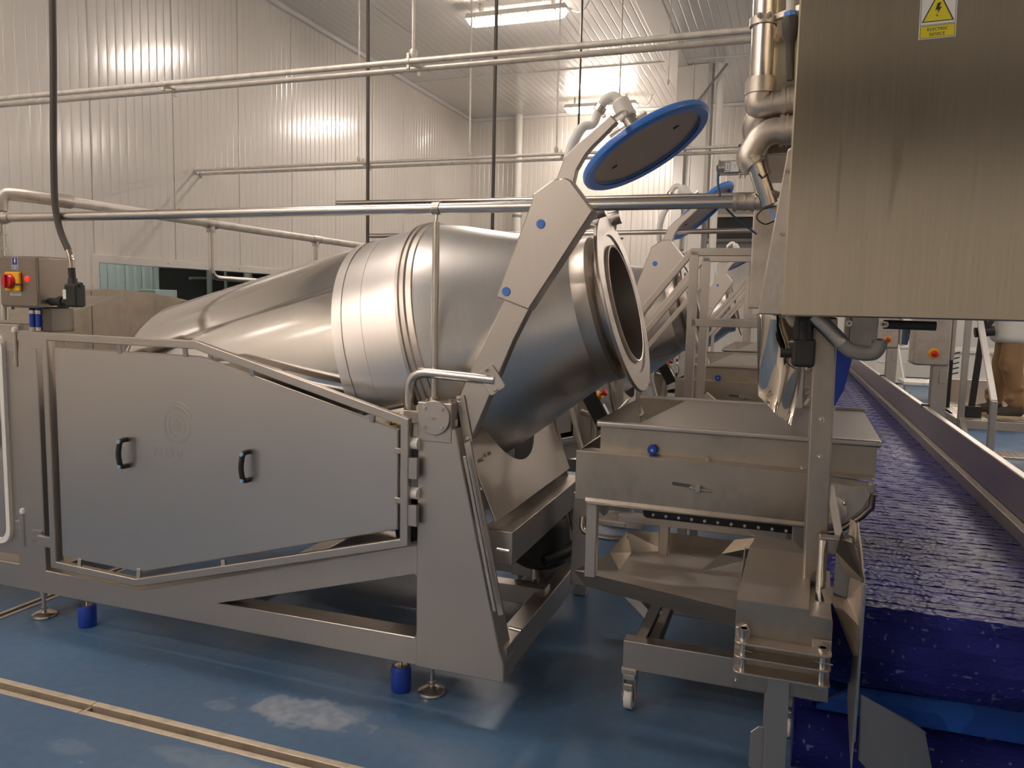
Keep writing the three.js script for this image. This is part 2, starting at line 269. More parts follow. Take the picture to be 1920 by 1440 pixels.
for (let k = 0; k < 14; k++) for (const [z0, z1] of [[5.8, -3.0], [-3.012, -11.8], [-11.812, k < 7 ? BACK : -20.5]])
  part('panel', ribbed([-6 + k * 1.075 + 1.07, CEIL, z0], [-1, 0, 0], [0, 0, -1], 1.07, z0 - z1, { pitch: 0.107, groove: 0.022 }), M.ceil, ce);
struct('trim_1', box(-6, -5.94, CEIL - 0.06, CEIL, BACK, 5.8, 0.01), M.ceil);
struct('trim_2', box(-5.94, 1.4, CEIL - 0.06, CEIL, BACK, BACK + 0.06, 0.01), M.ceil);
struct('trim_3', box(-5.94, 9, CEIL - 0.012, CEIL + 0.005, -11.85, -11.76, 0.003), M.ceil);
struct('ceiling_beam', box(-1.86, -1.56, CEIL - 0.025, CEIL + 0.01, -13.6, 3, 0.006), M.ceil);
{ const t = thing('air_duct', 'long grey air duct along the front wall behind the camera', 'duct', [3.5, 3.3, 5.6]); part('casing', box(-1.5, 8.6, 3.3, 4.35, 5.45, 5.78, 0.02), M.cable, t); for (let k = 0; k < 6; k++) part('hanger', box(-1 + k * 1.8, -0.95 + k * 1.8, 4.35, CEIL, 5.6, 5.65, 0.003), M.grey, t); }
// column with downpipes
{
  const c = struct('column', [box(-1.72, -1.26, 0, CEIL, -12.5, -12.0, 0.01)], M.wall);
  part('cladding_seam', box(-1.725, -1.255, 3.02, 3.04, -12.5, -11.99, 0.002), M.ceil, c); part('cover_strip', box(-1.5, -1.47, 0, CEIL, -12.0, -11.98, 0.004), M.ceil, c);
  for (const [x, r, m, l] of [[-1.1, 0.055, M.pipeWhite, 'white downpipe on the right of the square column'], [-1.2, 0.018, M.grey, 'thin grey conduit beside the white downpipe at the column']])
    solo('column_pipe', sweep([[x, 0, -12.05], [x, CEIL, -12.05]], r), m, l, 'pipe');
  const d = solo('drain_pipe', sweep([[-4.98, 0, -14.3], [-4.98, CEIL, -14.3]], 0.075), M.pipeWhite, 'white vertical pipe standing alone against the far wall', 'pipe');
  for (const y of [1.4, 3.2]) { const g = cyl([-4.98, y, -14.3], [-4.98, y + 0.04, -14.3], 0.09); part('clip', g, M.grey, d); }
  solo('cable_tube', sweep(fillet([[-1.55, 2.2, -11.93], [-1.55, 4.35, -11.93], [-1.0, 5.05, -11.93]], 0.1), 0.018), M.grey, 'thin conduit on the column that bends up to the ceiling', 'pipe');
  const u = thing('air_unit', 'dark box-like duct low on the far wall, right of the column', 'duct', [-0.9, 2.7, -14.2]);
  part('casing', box(-1.42, 0.2, 2.68, 3.3, -14.38, -14.0, 0.02), M.grey, u); part('opening', box(-1.36, 0.14, 2.74, 3.1, -14.0, -13.985, 0.004), M.black, u); part('lip', bar([-1.42, 3.12, -13.96], [0.2, 3.12, -13.96], 0.05), M.steel, u);
}
// floor channels
{
  const d = thing('drain_channel', 'long pale slot drain crossing the blue floor in the foreground', 'drain', [-2, 0, -2.1]);
  const N = 9, x0 = -6, L = 1.2; M.drain = steelMat(0xd8cbb8, 0.5, { map: rep(blotchC, 4, 4), x: { metalness: 0.6 } });
  for (let k = 0; k < N; k++) { const a = x0 + k * L, b = a + L - 0.004; part('rear_flange', box(a, b, -0.06, 0.003, -2.146, -2.118, 0.002), M.drain, d); part('front_flange', box(a, b, -0.06, 0.003, -2.082, -2.058, 0.002), M.drain, d); part('connector', box(b - 0.006, b + 0.006, -0.05, -0.006, -2.12, -2.08, 0.001), M.steel, d); }
  part('trough', box(x0, x0 + N * L, -0.075, -0.06, -2.15, -2.05, 0.002), M.dark, d);
  const e = thing('slot_drain', 'narrow slot drain running back under the left machine', 'drain', [-3.5, 0, -3]);
  part('flange', box(-3.52, -3.5, 0, 0.004, -6, -2.15, 0.001), M.drain, e); part('flange', box(-3.47, -3.45, 0, 0.004, -6, -2.15, 0.001), M.drain, e); part('slot', box(-3.5, -3.47, 0, 0.0015, -6, -2.15, 0.0005), M.black, e);
}
// luminaires
function lampAt([x, z], label, i) {
  const t = thing('ceiling_light', label, 'lamp', [x, CEIL, z], 'strip lights under the ceiling');
  const y = CEIL - 0.17, W = 0.63;
  part('housing', plateOn([x, y, z - 0.07], [1, 0, 0], [0, 1, 0], [[-W, 0.0], [W, 0], [W - 0.02, 0.06], [-W + 0.02, 0.06]], 0.001 + 0.14, [], 0.004).translate(0, 0, 0.14), M.offwhite, t);
  part('diffuser', plateOn([x, y, z + 0.065], [1, 0, 0], [0, 1, 0], [[-W + 0.01, 0], [-W + 0.05, -0.06], [-W + 0.1, -0.075], [W - 0.1, -0.075], [W - 0.05, -0.06], [W - 0.01, 0]], 0.13, [], 0.02), new THREE.MeshStandardMaterial({ color: 0xffffff, emissive: LAMP.color, emissiveIntensity: LAMP.glow, roughness: 0.5 }), t);
  for (const s of [-0.45, 0.45]) part('bracket', box(x + s - 0.015, x + s + 0.015, y + 0.05, CEIL, z - 0.03, z + 0.03, 0.003), M.galv, t);
  for (const s of [-0.5, -0.17, 0.17, 0.5]) part('clip', box(x + s - 0.012, x + s + 0.012, y - 0.015, y + 0.01, z + 0.066, z + 0.075, 0.002), M.galv, t);
  const l = new THREE.RectAreaLight(LAMP.color, LAMP.intensity, 1.2, 0.12); l.position.set(x, y - 0.085, z); l.lookAt(x, 0, z); l.castShadow = true; scene.add(l);
  part('uplight', box(x - 0.6, x + 0.6, y + 0.058, y + 0.068, z - 0.05, z + 0.05, 0.003), new THREE.MeshStandardMaterial({ color: 0xffffff, emissive: LAMP.color, emissiveIntensity: LAMP.up }), t);
  const up = new THREE.RectAreaLight(LAMP.color, LAMP.up, 1.2, 0.1); up.position.set(x, y + 0.075, z); up.lookAt(x, 9, z); up.castShadow = true; scene.add(up); return t;
}
const lampNames = ['strip light glowing under the far ceiling, partly behind the raised lid hose', 'large glowing strip light at the top edge of the picture', 'strip light overhead just above the nearest drum', 'strip light overhead just left of the camera',
  'strip light over the far end of the conveyor', 'strip light over the middle of the conveyor', 'strip light over the conveyor beyond the cabinet', 'strip light behind the camera on the left', 'strip light at the front wall on the left', 'strip light behind the camera far to the right',
  'strip light in the deep hall before its end wall', 'strip light nearest the end wall of the deep hall', 'strip light by the right wall above the platform side', 'strip light by the right wall farther back'];
LAMPS.forEach((p, i) => { const t = lampAt(p, lampNames[i], i); const [x, z] = p; if (i < 2) part('cord', sweep(smooth([[x + 0.62, CEIL - 0.12, z - 0.08], [x + 0.75, CEIL - 0.18, z - 0.08], [x + 0.84, CEIL - 0.1, z - 0.08], [x + 0.87, CEIL, z - 0.08]], 12), 0.008), M.white, t); });

// ================= TUMBLER MACHINES =================
const T15 = Math.PI / 12, AX = V(Math.cos(T15), Math.sin(T15), 0), UP = V(-Math.sin(T15), Math.cos(T15), 0), MOUTH = V(-0.634, 1.558, -3.2);
const onAxis = (s, u = 0, z = 0) => MOUTH.clone().addScaledVector(AX, s).addScaledVector(UP, u).add(V(0, 0, z));
const sticker = canvasTex(128, 240, (g, w, h) => { g.fillStyle = '#e8ecf2'; g.fillRect(0, 0, w, h); g.fillStyle = '#2b3f7a'; g.fillRect(6, 6, w - 12, 150); g.fillRect(6, 164, w - 12, 30); g.fillRect(6, 202, w - 12, 32); g.fillStyle = '#ffffff'; g.beginPath(); [[62, 22], [84, 22], [70, 66], [86, 66], [58, 140], [62, 88], [46, 88]].forEach(([x, y], i) => i ? g.lineTo(x, y) : g.moveTo(x, y)); g.fill(); g.fillRect(22, 176, 84, 6); g.fillRect(34, 214, 60, 9); });
const nameTag = canvasTex(256, 64, (g, w, h) => { g.fillStyle = '#d9d6cc'; g.fillRect(0, 0, w, h); g.fillStyle = '#2e2a26'; g.font = 'bold 40px sans-serif'; g.textBaseline = 'middle'; g.fillText('TUMBLER B1', 10, 34, 236); });
const warn3 = canvasTex(128, 128, (g, w) => { g.fillStyle = '#e9c21a'; g.fillRect(0, 0, w, w); g.strokeStyle = '#1d1a16'; g.lineWidth = 12; g.beginPath(); g.moveTo(64, 14); g.lineTo(118, 112); g.lineTo(10, 112); g.closePath(); g.stroke(); g.fillStyle = '#1d1a16'; g.fillRect(58, 46, 12, 34); g.fillRect(58, 88, 12, 12); });
const printed = (t, o = {}) => new THREE.MeshStandardMaterial({ map: t, roughness: 0.5, ...o });
function print(o, u, v, w, h, th = 0.0015) {        // a small flat label whose print fills its front
  const g = plateOn(o, u, v, [[0, 0], [w, 0], [w, h], [0, h]], th, [], 0); const p = g.attributes.position, uv = g.attributes.uv, q = A(o), U = A(u).clone().normalize(), W = A(v).clone().normalize();
  for (let i = 0; i < p.count; i++) { const d = V(p.getX(i), p.getY(i), p.getZ(i)).sub(q); uv.setXY(i, d.dot(U) / w, d.dot(W) / h); }
  return keepUV(prep(g));
}
M.logoGhost = steelMat(0xcdc6be, 0.38, { rot: Math.PI / 2 });

const BASEZ = [-2.1, 0, -3.2];
function buildTumbler(label) {
  const t = thing('tumbler', label, 'machine', BASEZ, 'row of stainless tumbling drums');
  // main frame: V-topped plate girder with a triangular window, front and rear
  const outline = [[-4.3, 0.15], [-0.99, 0.148], [-1.16, 0.3], [-1.16, 0.63], [-1.28, 0.622], [-2.63, 0.25], [-3.2, 0.26], [-3.2, 1.375], [-3.31, 1.378], [-3.37, 0.27], [-4.3, 0.262]];
  const hole = [[-2.22, 0.252], [-1.29, 0.258], [-1.28, 0.27], [-1.28, 0.5], [-1.29, 0.508]];
  const fr = part('frame', plateXY(outline, -2.6, 0.1, [hole], 0.003), M.steelV, t);
  part('rear_frame', plateXY(outline, -3.72, 0.1, [hole], 0.003), M.steelV, t);
  part('splice_plate', plateXY([[-3.27, 0.39], [-3.21, 0.39], [-3.21, 0.45], [-3.27, 0.45]], -2.596, 0.004), M.steel, fr);
  for (const [x, y] of [[-3.262, 0.4], [-3.218, 0.4], [-3.262, 0.44], [-3.218, 0.44]]) part('rivet', cyl([x, y, -2.597], [x, y, -2.592], 0.004, 0.003, 8), M.bolt, fr);
  // side columns with bearing housings
  for (const [z, back] of [[-2.595, 0], [-3.705, 1]]) {
    const c = part('side_column', plateXY([[-1.279, 0.145], [-0.916, 0.145], [-0.918, 0.215], [-0.935, 0.26], [-1.128, 1.085], [-1.279, 1.085]], z, 0.12, [], 0.004), M.steelV, t);
    part('edge_strip', plateXY([[-1.1, 1.03], [-1.075, 1.04], [-0.93, 0.4], [-0.95, 0.39]], z - 0.02, 0.012), M.steel, c);
    part('edge_strip', bar([-1.085, 0.99, z + 0.008], [-0.955, 0.42, z + 0.008], 0.006, 0.012), M.bolt, c);
    const h = part('bearing_housing', box(-1.279, -1.14, 1.03, 1.178, z - 0.16, z + 0.004, 0.004), M.steel, t);
    if (!back) {
      part('hub_cover', turned([[0, 0], [0, 0.064], [0.012, 0.064], [0.014, 0.062], [0.014, 0]], [-1.207, 1.123, z + 0.003], [0, 0, 1], 40), M.steel, h);
      for (const [x, y] of [[-0.035, 0.035], [0.035, 0.035], [-0.035, -0.035], [0.035, -0.035], [0, 0]]) { const k = x ? 0.006 : 0.004; part('bolt', [cyl([-1.207 + x, 1.123 + y, z + 0.016], [-1.207 + x, 1.123 + y, z + 0.024], k, k, 10), cyl([-1.207 + x, 1.123 + y, z + 0.024], [-1.207 + x, 1.123 + y, z + 0.0245], k * 0.5, k * 0.5, 6)], M.bolt, h); }
      part('maker_plate', box(-1.1395, -1.1385, 1.09, 1.115, z - 0.05, z - 0.028, 0.0003), M.white, h);
    }
    for (const [x, zz] of [[-1.25, -0.02], [-1.235, -0.05], [-1.16, -0.03], [-1.16, -0.12]]) part('screw', cyl([x, 1.176, z + zz], [x, 1.19, z + zz], 0.007, 0.007, 8), M.bolt, h);
  }
  for (const p of [[-0.945, 0.66, -2.58], [-0.9, 0.36, -2.6], [-0.985, 0.6, -3.3]]) part('stud', cyl(p, [p[0] + 0.05, p[1], p[2] + 0.01], 0.007, 0.007, 10), M.bolt, t);
  // cross beams between the columns
  part('cross_beam', box(-1.0, -0.922, 0.146, 0.262, -3.76, -2.64, 0.004), M.steel, t);
  part('cross_beam', box(-1.06, -0.93, 0.56, 0.69, -3.76, -2.7, 0.004), M.steel, t);
  part('cross_beam', box(-3.3, -3.2, 0.15, 0.26, -3.75, -2.68, 0.004), M.steel, t);
  part('cross_beam', box(-2.3, -2.2, 0.15, 0.25, -3.75, -2.68, 0.004), M.steel, t);
  part('stiffener', box(-1.27, -0.95, 0.2, 0.28, -3.3, -3.22, 0.004), M.steel, t);
  // cradle plate with the round cut-out for the drum
  const slope = V(-0.138, 0.313, 0).normalize(), o = V(-0.982, 0.734, 0), L = 0.45;
  const cut = []; for (let i = 0; i <= 24; i++) { const a = Math.PI + i / 24 * Math.PI; cut.push([3.19 + 0.34 * Math.cos(a), 0.5 + 0.345 * Math.sin(a)]); }
  const cradleMat = M.steelV;
  part('cradle_plate', plateOn(o, [0, 0, -1], slope, [[2.66, 0], [3.71, 0], [3.76, 0.34], [3.6, 0.42], [3.531, 0.42], ...cut.filter((q) => q[1] < 0.42).reverse(), [2.849, 0.42], [2.72, 0.42], [2.66, 0.3]], 0.006, [], 0.002), cradleMat, t);
  for (const [z, y] of [[-2.72, 0.95], [-2.8, 0.96]]) part('screw', cyl([-1.075, y, z], [-1.06, y + 0.007, z], 0.007, 0.006, 8), M.bolt, t);
  // levelling feet and load cell covers
  for (const [x, z] of [[-3.3, -2.665], [-1.252, -2.687], [-3.3, -3.75], [-1.252, -3.78]]) {
    const f = part('levelling_foot', turned([[0, 0], [0, 0.052], [0.004, 0.056], [0.012, 0.054], [0.022, 0.038], [0.028, 0.016], [0.03, 0]], [x, 0, z], [0, 1, 0], 32), M.bolt, t);
    part('spindle', [cyl([x, 0.026, z], [x, 0.16, z], 0.009, 0.009, 12), cyl([x, 0.034, z], [x, 0.046, z], 0.014, 0.014, 6), cyl([x, 0.1, z], [x, 0.16, z], 0.016, 0.016, 6)], M.bolt, f);
  }
  for (const [x, z] of [[-1.375, -2.66], [-3.02, -2.66]]) { const c = part('cell_cover', turned([[0, 0], [0, 0.038], [0.004, 0.04], [0.09, 0.04], [0.1, 0.036], [0.1, 0.024], [0.096, 0.022], [0.096, 0]], [x, 0, z], [0, 1, 0], 28), M.blueDark, t); part('spindle', cyl([x, 0.09, z], [x, 0.15, z], 0.006, 0.006, 10), M.bolt, c); part('cap', turned([[0, 0.026], [0.004, 0.026], [0.006, 0]], [x, 0.1, z], [0, 1, 0], 20), M.bolt, c); }
  // safety guard: open tube frame, flat panel inside it
  const gOut = [[-3.11, 0.302], [-2.61, 0.284], [-1.296, 0.632], [-1.296, 1.116], [-2.265, 1.37], [-3.11, 1.375]], gIn = [[-3.078, 0.334], [-2.614, 0.318], [-1.33, 0.656], [-1.33, 1.09], [-2.272, 1.336], [-3.078, 1.342]];
  part('guard_frame', plateXY(gOut, -2.552, 0.03, [gIn], 0.003), M.steel, t);
  for (const [a, b] of [[[-3.0, 1.355], [-3.0, 1.32]], [[-2.68, 1.355], [-2.68, 1.3]], [[-2.33, 1.352], [-2.33, 1.3]], [[-2.2, 1.345], [-2.205, 1.3]], [[-2.0, 1.29], [-2.0, 1.24]], [[-1.45, 1.14], [-1.46, 1.09]], [[-1.31, 0.99], [-1.36, 0.99]], [[-1.31, 0.8], [-1.36, 0.8]], [[-2.61, 0.31], [-2.61, 0.36]], [[-2.15, 0.41], [-2.16, 0.46]], [[-2.95, 0.32], [-2.95, 0.36]]]) part('bracket', bar([...a, -2.566], [...b, -2.572], 0.022, 0.012, V(0, 0, 1)), M.steel, t);
  for (const y of [0.75, 0.93]) { part('hinge_block', plateXY([[-1.3, y - 0.04], [-1.262, y - 0.04], [-1.262, y + 0.04], [-1.3, y + 0.04]], -2.556, 0.024), M.steel, t); part('roller', cyl([-1.268, y + (y > 0.8 ? 0.09 : 0.08), -2.585], [-1.3, y + (y > 0.8 ? 0.09 : 0.08), -2.585], 0.022, 0.022, 16), M.white, t); }
  part('bracket', box(-3.2, -3.1, 0.39, 0.44, -2.58, -2.56), M.steel, t); part('bracket', box(-3.2, -3.1, 1.3, 1.375, -2.6, -2.57), M.steel, t);
  const gp = part('guard_panel', plateXY([[-3.058, 0.357], [-2.61, 0.343], [-1.348, 0.686], [-1.348, 1.07], [-2.262, 1.307], [-3.058, 1.314]], -2.57, 0.02, [], 0.004), M.panel, t);
  for (const x of [-2.655, -2.022]) {
    const h = part('handle', sweep(fillet([[x, 0.93, -2.57], [x, 0.93, -2.53], [x - 0.006, 0.87, -2.525], [x, 0.815, -2.53], [x, 0.815, -2.57]], 0.02), 0.011, 12), M.black, gp);
    for (const y of [0.926, 0.819]) part('cap', cyl([x, y, -2.526], [x, y, -2.519], 0.008, 0.008, 14), M.teal, h);
  }
  // ghosted maker's mark on the panel: an open double ring over block letters
  const ring = (R, r, a0, a1) => plateXY([...arc(0, 0, R, a0, a1, 28), ...arc(0, 0, r, a1, a0, 28)], 0, 0.0012, [], 0).scale(0.9, 1, 1).translate(-2.385, 1.01, -2.5692);
  part('emblem', [ring(0.082, 0.066, 0.5, Math.PI * 2 + 0.1), ring(0.054, 0.044, -0.6, Math.PI * 1.55), ring(0.1, 0.088, 0.35, 2.1), ring(0.026, 0, 0, Math.PI * 2 - 0.01)], M.logoGhost, gp);
  const bx = (x0, x1, y0, y1) => plateXY([[x0, y0], [x1, y0], [x1, y1], [x0, y1]], -2.5692, 0.0012, [], 0), y0 = 0.868, y1 = 0.912;
  part('lettering', [bx(-2.512, -2.5, y0, y1), bx(-2.478, -2.466, y0, y1), plateXY([[-2.51, y1], [-2.498, y1], [-2.466, y0], [-2.478, y0]], -2.5692, 0.0012, [], 0), plateXY([...arc(-2.43, 0.89, 0.025, 0, Math.PI * 2, 24)], -2.5692, 0.0012, [arc(-2.43, 0.89, 0.01, 0, Math.PI * 2, 16)], 0), plateXY([[-2.398, y1], [-2.385, y1], [-2.375, y0 + 0.014], [-2.365, y1], [-2.352, y1], [-2.369, y0], [-2.381, y0]], -2.5692, 0.0012, [], 0)], M.logoGhost, gp, 'faint grey capital letters NOV');
  // drum
  const shell = part('drum_shell', keepUV(turnUV(prep(turned([[-2.46, 0], [-2.44, 0.2], [-2.4, 0.34], [-2.34, 0.45], [-2.26, 0.515], [-2.16, 0.54], [-1.065, 0.54]], MOUTH, AX, 96)))), M.drum, t);
  part('end_flange', turned([[-2.42, 0.35], [-2.42, 0.4], [-2.375, 0.42], [-2.37, 0.36]], MOUTH, AX, 64), M.steel, shell);
  part('drum_band', keepUV(turnUV(prep(turned([[-1.065, 0.535], [-1.065, 0.546], [-1.02, 0.546]], MOUTH, AX, 96)))), M.drumBand, shell);
  part('drum_band', keepUV(turnUV(prep(turned([[-1.02, 0.543], [-0.93, 0.543], [-0.93, 0.5415], [-0.79, 0.5415], [-0.79, 0.543], [-0.765, 0.543]], MOUTH, AX, 96)))), M.drumBand, shell);
  part('seam_ring', turned([[-0.772, 0.54], [-0.77, 0.552], [-0.757, 0.552], [-0.754, 0.543], [-0.748, 0.543], [-0.745, 0.55], [-0.732, 0.55], [-0.728, 0.54], [-0.705, 0.538], [-0.703, 0.53]], MOUTH, AX, 96), M.steel, shell);
  part('drum_cone', keepUV(turnUV(prep(turned([[-0.71, 0.532], [-0.6, 0.496], [-0.1, 0.283], [-0.098, 0.262], [-0.5, 0.43], [-0.72, 0.522]], MOUTH, AX, 96)))), M.cone, shell);
  for (let k = 0; k < 3; k++) { const a = 0.6 + k * 2.09, pts = []; for (let i = 0; i <= 20; i++) { const s = -0.12 - i * 0.06, q = a + i * 0.16, r = 0.235 + Math.min(0.23, i * 0.02); pts.push(onAxis(s, r * Math.cos(q), r * Math.sin(q))); } part('flight', sweep(pts, 0.028, 8), M.mirror, shell); }
  // mouth: rolled ring, then the fixed collar disc
  part('mouth_ring', turned([[-0.14, 0.27], [-0.14, 0.297], [-0.132, 0.302], [-0.075, 0.302], [-0.062, 0.29], [-0.058, 0.25], [-0.14, 0.25], [-0.14, 0.27]], MOUTH, AX, 72), M.steel, t);
  part('collar_disc', turned([[-0.012, 0.24], [-0.012, 0.368], [-0.009, 0.371], [0.0, 0.371], [0.003, 0.368], [0.003, 0.292], [-0.006, 0.288], [-0.006, 0.24], [-0.012, 0.24]], MOUTH, AX, 80), M.steel, t);
  part('mouth_lip', turned([[-0.14, 0.24], [-0.14, 0.248], [0.008, 0.248], [0.01, 0.244], [0.008, 0.238], [-0.13, 0.238]], MOUTH, AX, 72), M.steel, t);
  for (const z of [-0.47, 0.47]) part('collar_bracket', bar(onAxis(-0.02, 0.3, z * 0.55), onAxis(-0.08, 0.33, z * 1.0), 0.06, 0.01, UP), M.steel, t);
  for (const [u, z] of [[0.37, 0.17], [0.375, -0.14]]) part('guide_roller', cyl(onAxis(-0.04, u, z), onAxis(0.04, u, z), 0.03, 0.03, 18), M.steel, t);
  // lid arm with its cover on the near side
  { const z = -2.66;
    part('arm', plateXY([[-0.969, 1.562], [-1.132, 1.222], [-1.14, 1.19], [-1.12, 1.025], [-1.09, 1.036], [-0.93, 1.415], [-0.872, 1.53], [-0.9, 1.57]], z, 0.05, [], 0.004), M.steel, t);
    const c = part('arm_cover', plateXY([[-0.87, 1.905], [-0.865, 1.935], [-0.79, 1.985], ...arc(-0.755, 1.95, 0.037, 2.0, 0.45, 6), [-0.646, 1.873], [-0.871, 1.528], [-0.995, 1.571], [-0.892, 1.85]], z + 0.012, 0.075, [], 0.005), M.steelV, t);
    for (const p of [[-0.833, 1.83], [-0.957, 1.592]]) part('cover_cap', cyl([p[0], p[1], z + 0.012], [p[0], p[1], z + 0.017], 0.0165, 0.015, 24), M.blue, c);
    part('lid_arm', plateXY([[-0.82, 1.9], [-0.79, 2.0], [-0.765, 2.066], [-0.72, 2.11], [-0.672, 2.146], [-0.606, 2.2], [-0.582, 2.176], [-0.63, 2.13], [-0.665, 2.098], [-0.69, 2.07], [-0.72, 2.02], [-0.74, 1.93]], z - 0.03, 0.035, [], 0.004), M.steel, t);
    const m = part('arm_foot', plateXY([[-1.15, 1.2], [-1.118, 1.205], [-1.08, 1.03], [-1.115, 1.02]], z + 0.01, 0.008), M.steel, t);
    for (const p of [[-1.135, 1.19], [-1.1, 1.04]]) part('bolt', bolt([...p, z + 0.01], [0, 0, 1], 0.008), M.bolt, m);
  }
  part('arm_yoke', bar([-0.605, 2.18, -2.7], [-0.662, 2.33, -3.2], 0.02, 0.02), M.steel, t);
  // bent handrail tube from the frame to the arm
  const hr = part('handrail', sweep(fillet([[-1.352, 0.95, -2.665], [-1.352, 1.285, -2.665], [-1.0, 1.268, -2.665]], 0.085, 10), 0.0205, 18), M.pipe, t);
  part('flange_plate', plateOn([-1.01, 1.268, -2.652], [0.82, 0.57, 0], [-0.57, 0.82, 0], rrect(-0.035, 0.035, -0.05, 0.05, 0.01), 0.008), M.steel, hr);
  for (const s of [-1, 1]) part('bolt', bolt([-1.01 - 0.024 * s * 0.8, 1.268 + 0.036 * s, -2.65], [0, 0, 1], 0.006), M.bolt, hr);
  part('clamp', bar([-1.365, 1.11, -2.65], [-1.29, 1.11, -2.65], 0.012, 0.05), M.steel, t);
  // lid: dished disc with a blue rubber rim on a valve neck
  const LC = V(-0.569, 2.18, -3.2), LN = V(-0.517, 0.856, -0.065).normalize();
  const lid = part('lid', turned([[0.004, 0], [0.004, 0.25], [0.012, 0.255], [0.02, 0.25], [0.024, 0.2], [0.04, 0.05], [0.04, 0]], LC, LN, 72), M.lidface, t);
  part('rim', keepUV(prep(turned([[-0.008, 0.236], [-0.012, 0.252], [-0.012, 0.268], [-0.004, 0.279], [0.008, 0.281], [0.019, 0.277], [0.026, 0.265], [0.026, 0.245], [0.02, 0.236], [-0.004, 0.236]], LC, LN, 80))), M.blue, lid, 'blue rubber rim');
  const lu = new THREE.Vector3().crossVectors(LN, V(0, 0, 1)).normalize(), lat = (k, a = 0, b = 0) => LC.clone().addScaledVector(LN, k).addScaledVector(lu, a).add(V(0, 0, b));
  for (const [a, b] of [[-0.14, 0.02], [0.14, 0.02], [0.0, -0.13]]) part('slot', bar(lat(0.003, a - 0.012, b), lat(0.003, a + 0.012, b), 0.004, 0.004), M.black, lid);
  const neck = part('neck', [cyl(lat(0.03), lat(0.075), 0.042, 0.038), cyl(lat(0.075), lat(0.08), 0.048, 0.048), cyl(lat(0.08), lat(0.15), 0.034, 0.028)], M.pipe, lid);
  part('valve_body', keepUV(prep(turned([[0, 0.03], [0.006, 0.036], [0.075, 0.038], [0.085, 0.03], [0.088, 0]], lat(0.15), LN, 28))), M.white, neck, 'white plastic valve body');
  part('valve_spindle', [cyl(lat(0.13, -0.085), lat(0.13, 0.07), 0.008), cyl(lat(0.13, -0.1), lat(0.13, -0.055), 0.02), cyl(lat(0.13, 0.0), lat(0.13, 0.03), 0.016), cyl(lat(0.13, 0.045), lat(0.13, 0.05), 0.014), cyl(lat(0.13, 0.06), lat(0.13, 0.065), 0.014)], M.pipe, neck);
  part('elbow', sweep(smooth([lat(0.23), lat(0.262, -0.01), lat(0.27, -0.045), lat(0.25, -0.09)], 14), 0.02, 14), M.white, neck);
  part('hose_clamp', [sweep([lat(0.258, -0.07), lat(0.246, -0.095)], 0.026, 14), bar(lat(0.22, -0.09), lat(0.215, -0.075), 0.012)], M.pipe, neck);
  const hp = smooth([lat(0.25, -0.09), lat(0.215, -0.135), [-0.835, 2.28, -3.2], [-0.89, 2.17, -3.2], [-0.9, 2.02, -3.24], [-0.82, 1.9, -3.3], [-0.72, 1.88, -3.36]], 70);
  part('hose', sweep(hp.flatMap((p, i) => (i % 1 ? [] : [p])), (f) => 0.019 + 0.0022 * Math.sin(f * 430), 14), M.hose, t, 'white ribbed suction hose');
  // switch box on two conduits at the left post
  const b = part('switch_box', plateXY(rrect(-3.405, -3.17, 1.482, 1.714, 0.008), -2.6, 0.16, [], 0.006), M.boxSteel, t);
  part('box_door', plateXY(rrect(-3.398, -3.172, 1.49, 1.708, 0.008), -2.592, 0.01, [], 0.003), M.boxSteel, b);
  part('sticker', print([-3.318, 1.655, -2.5915], [1, 0, 0], [0, 1, 0], 0.036, 0.054), printed(sticker), b, 'blue sticker with a white lightning bolt');
  const sw = part('switch_plate', plateXY(rrect(-3.352, -3.262, 1.556, 1.642, 0.005), -2.578, 0.014, [], 0.003), M.yellow, b, 'yellow square switch plate');
  part('knob', turned([[0, 0], [0, 0.034], [0.012, 0.033], [0.02, 0.029], [0.02, 0]], [-3.318, 1.6, -2.578], [0, 0, 1], 32), M.red, sw, 'round red rotary knob'); part('grip', bar([-3.318, 1.57, -2.553], [-3.318, 1.63, -2.553], 0.012, 0.012), M.red, sw);
  part('lever', bar([-3.285, 1.587, -2.572], [-3.235, 1.587, -2.572], 0.006, 0.006), M.black, sw);
  part('pilot_lamp', turned([[0, 0.013], [0.005, 0.012], [0.009, 0.007], [0.01, 0]], [-3.227, 1.612, -2.592], [0, 0, 1], 18), M.lampRed, b, 'glowing red pilot lamp');
  part('name_plate', print([-3.336, 1.537, -2.5915], [1, 0, 0], [0, 1, 0], 0.066, 0.018), printed(nameTag), b);
  part('lug', box(-3.36, -3.345, 1.472, 1.486, -2.62, -2.6), M.fitting, b);
  for (const x of [-3.265, -3.225]) { part('conduit', cyl([x, 1.378, -2.64], [x, 1.485, -2.64], 0.0135), M.blueDark, t, 'short blue conduit under the switch box'); for (const y of [1.385, 1.462]) part('gland', cyl([x, y - 0.007, -2.64], [x, y + 0.009, -2.64], 0.018, 0.018, 6), M.bolt, t); }
  part('box_stand', box(-3.205, -3.15, 1.375, 1.482, -2.76, -2.64), M.dark, t);
  const pl = part('plug', [cyl([-3.17, 1.512, -2.66], [-3.11, 1.512, -2.66], 0.018), cyl([-3.115, 1.512, -2.66], [-3.09, 1.512, -2.66], 0.026), cyl([-3.09, 1.512, -2.66], [-3.05, 1.512, -2.66], 0.017, 0.014), box(-3.06, -2.99, 1.49, 1.595, -2.69, -2.63, 0.012), cyl([-3.035, 1.59, -2.66], [-3.035, 1.62, -2.66], 0.022, 0.018), cyl([-3.037, 1.62, -2.66], [-3.04, 1.665, -2.66], 0.015), cyl([-3.01, 1.592, -2.66], [-2.985, 1.592, -2.66], 0.01)], M.black, t, 'black angled industrial plug');
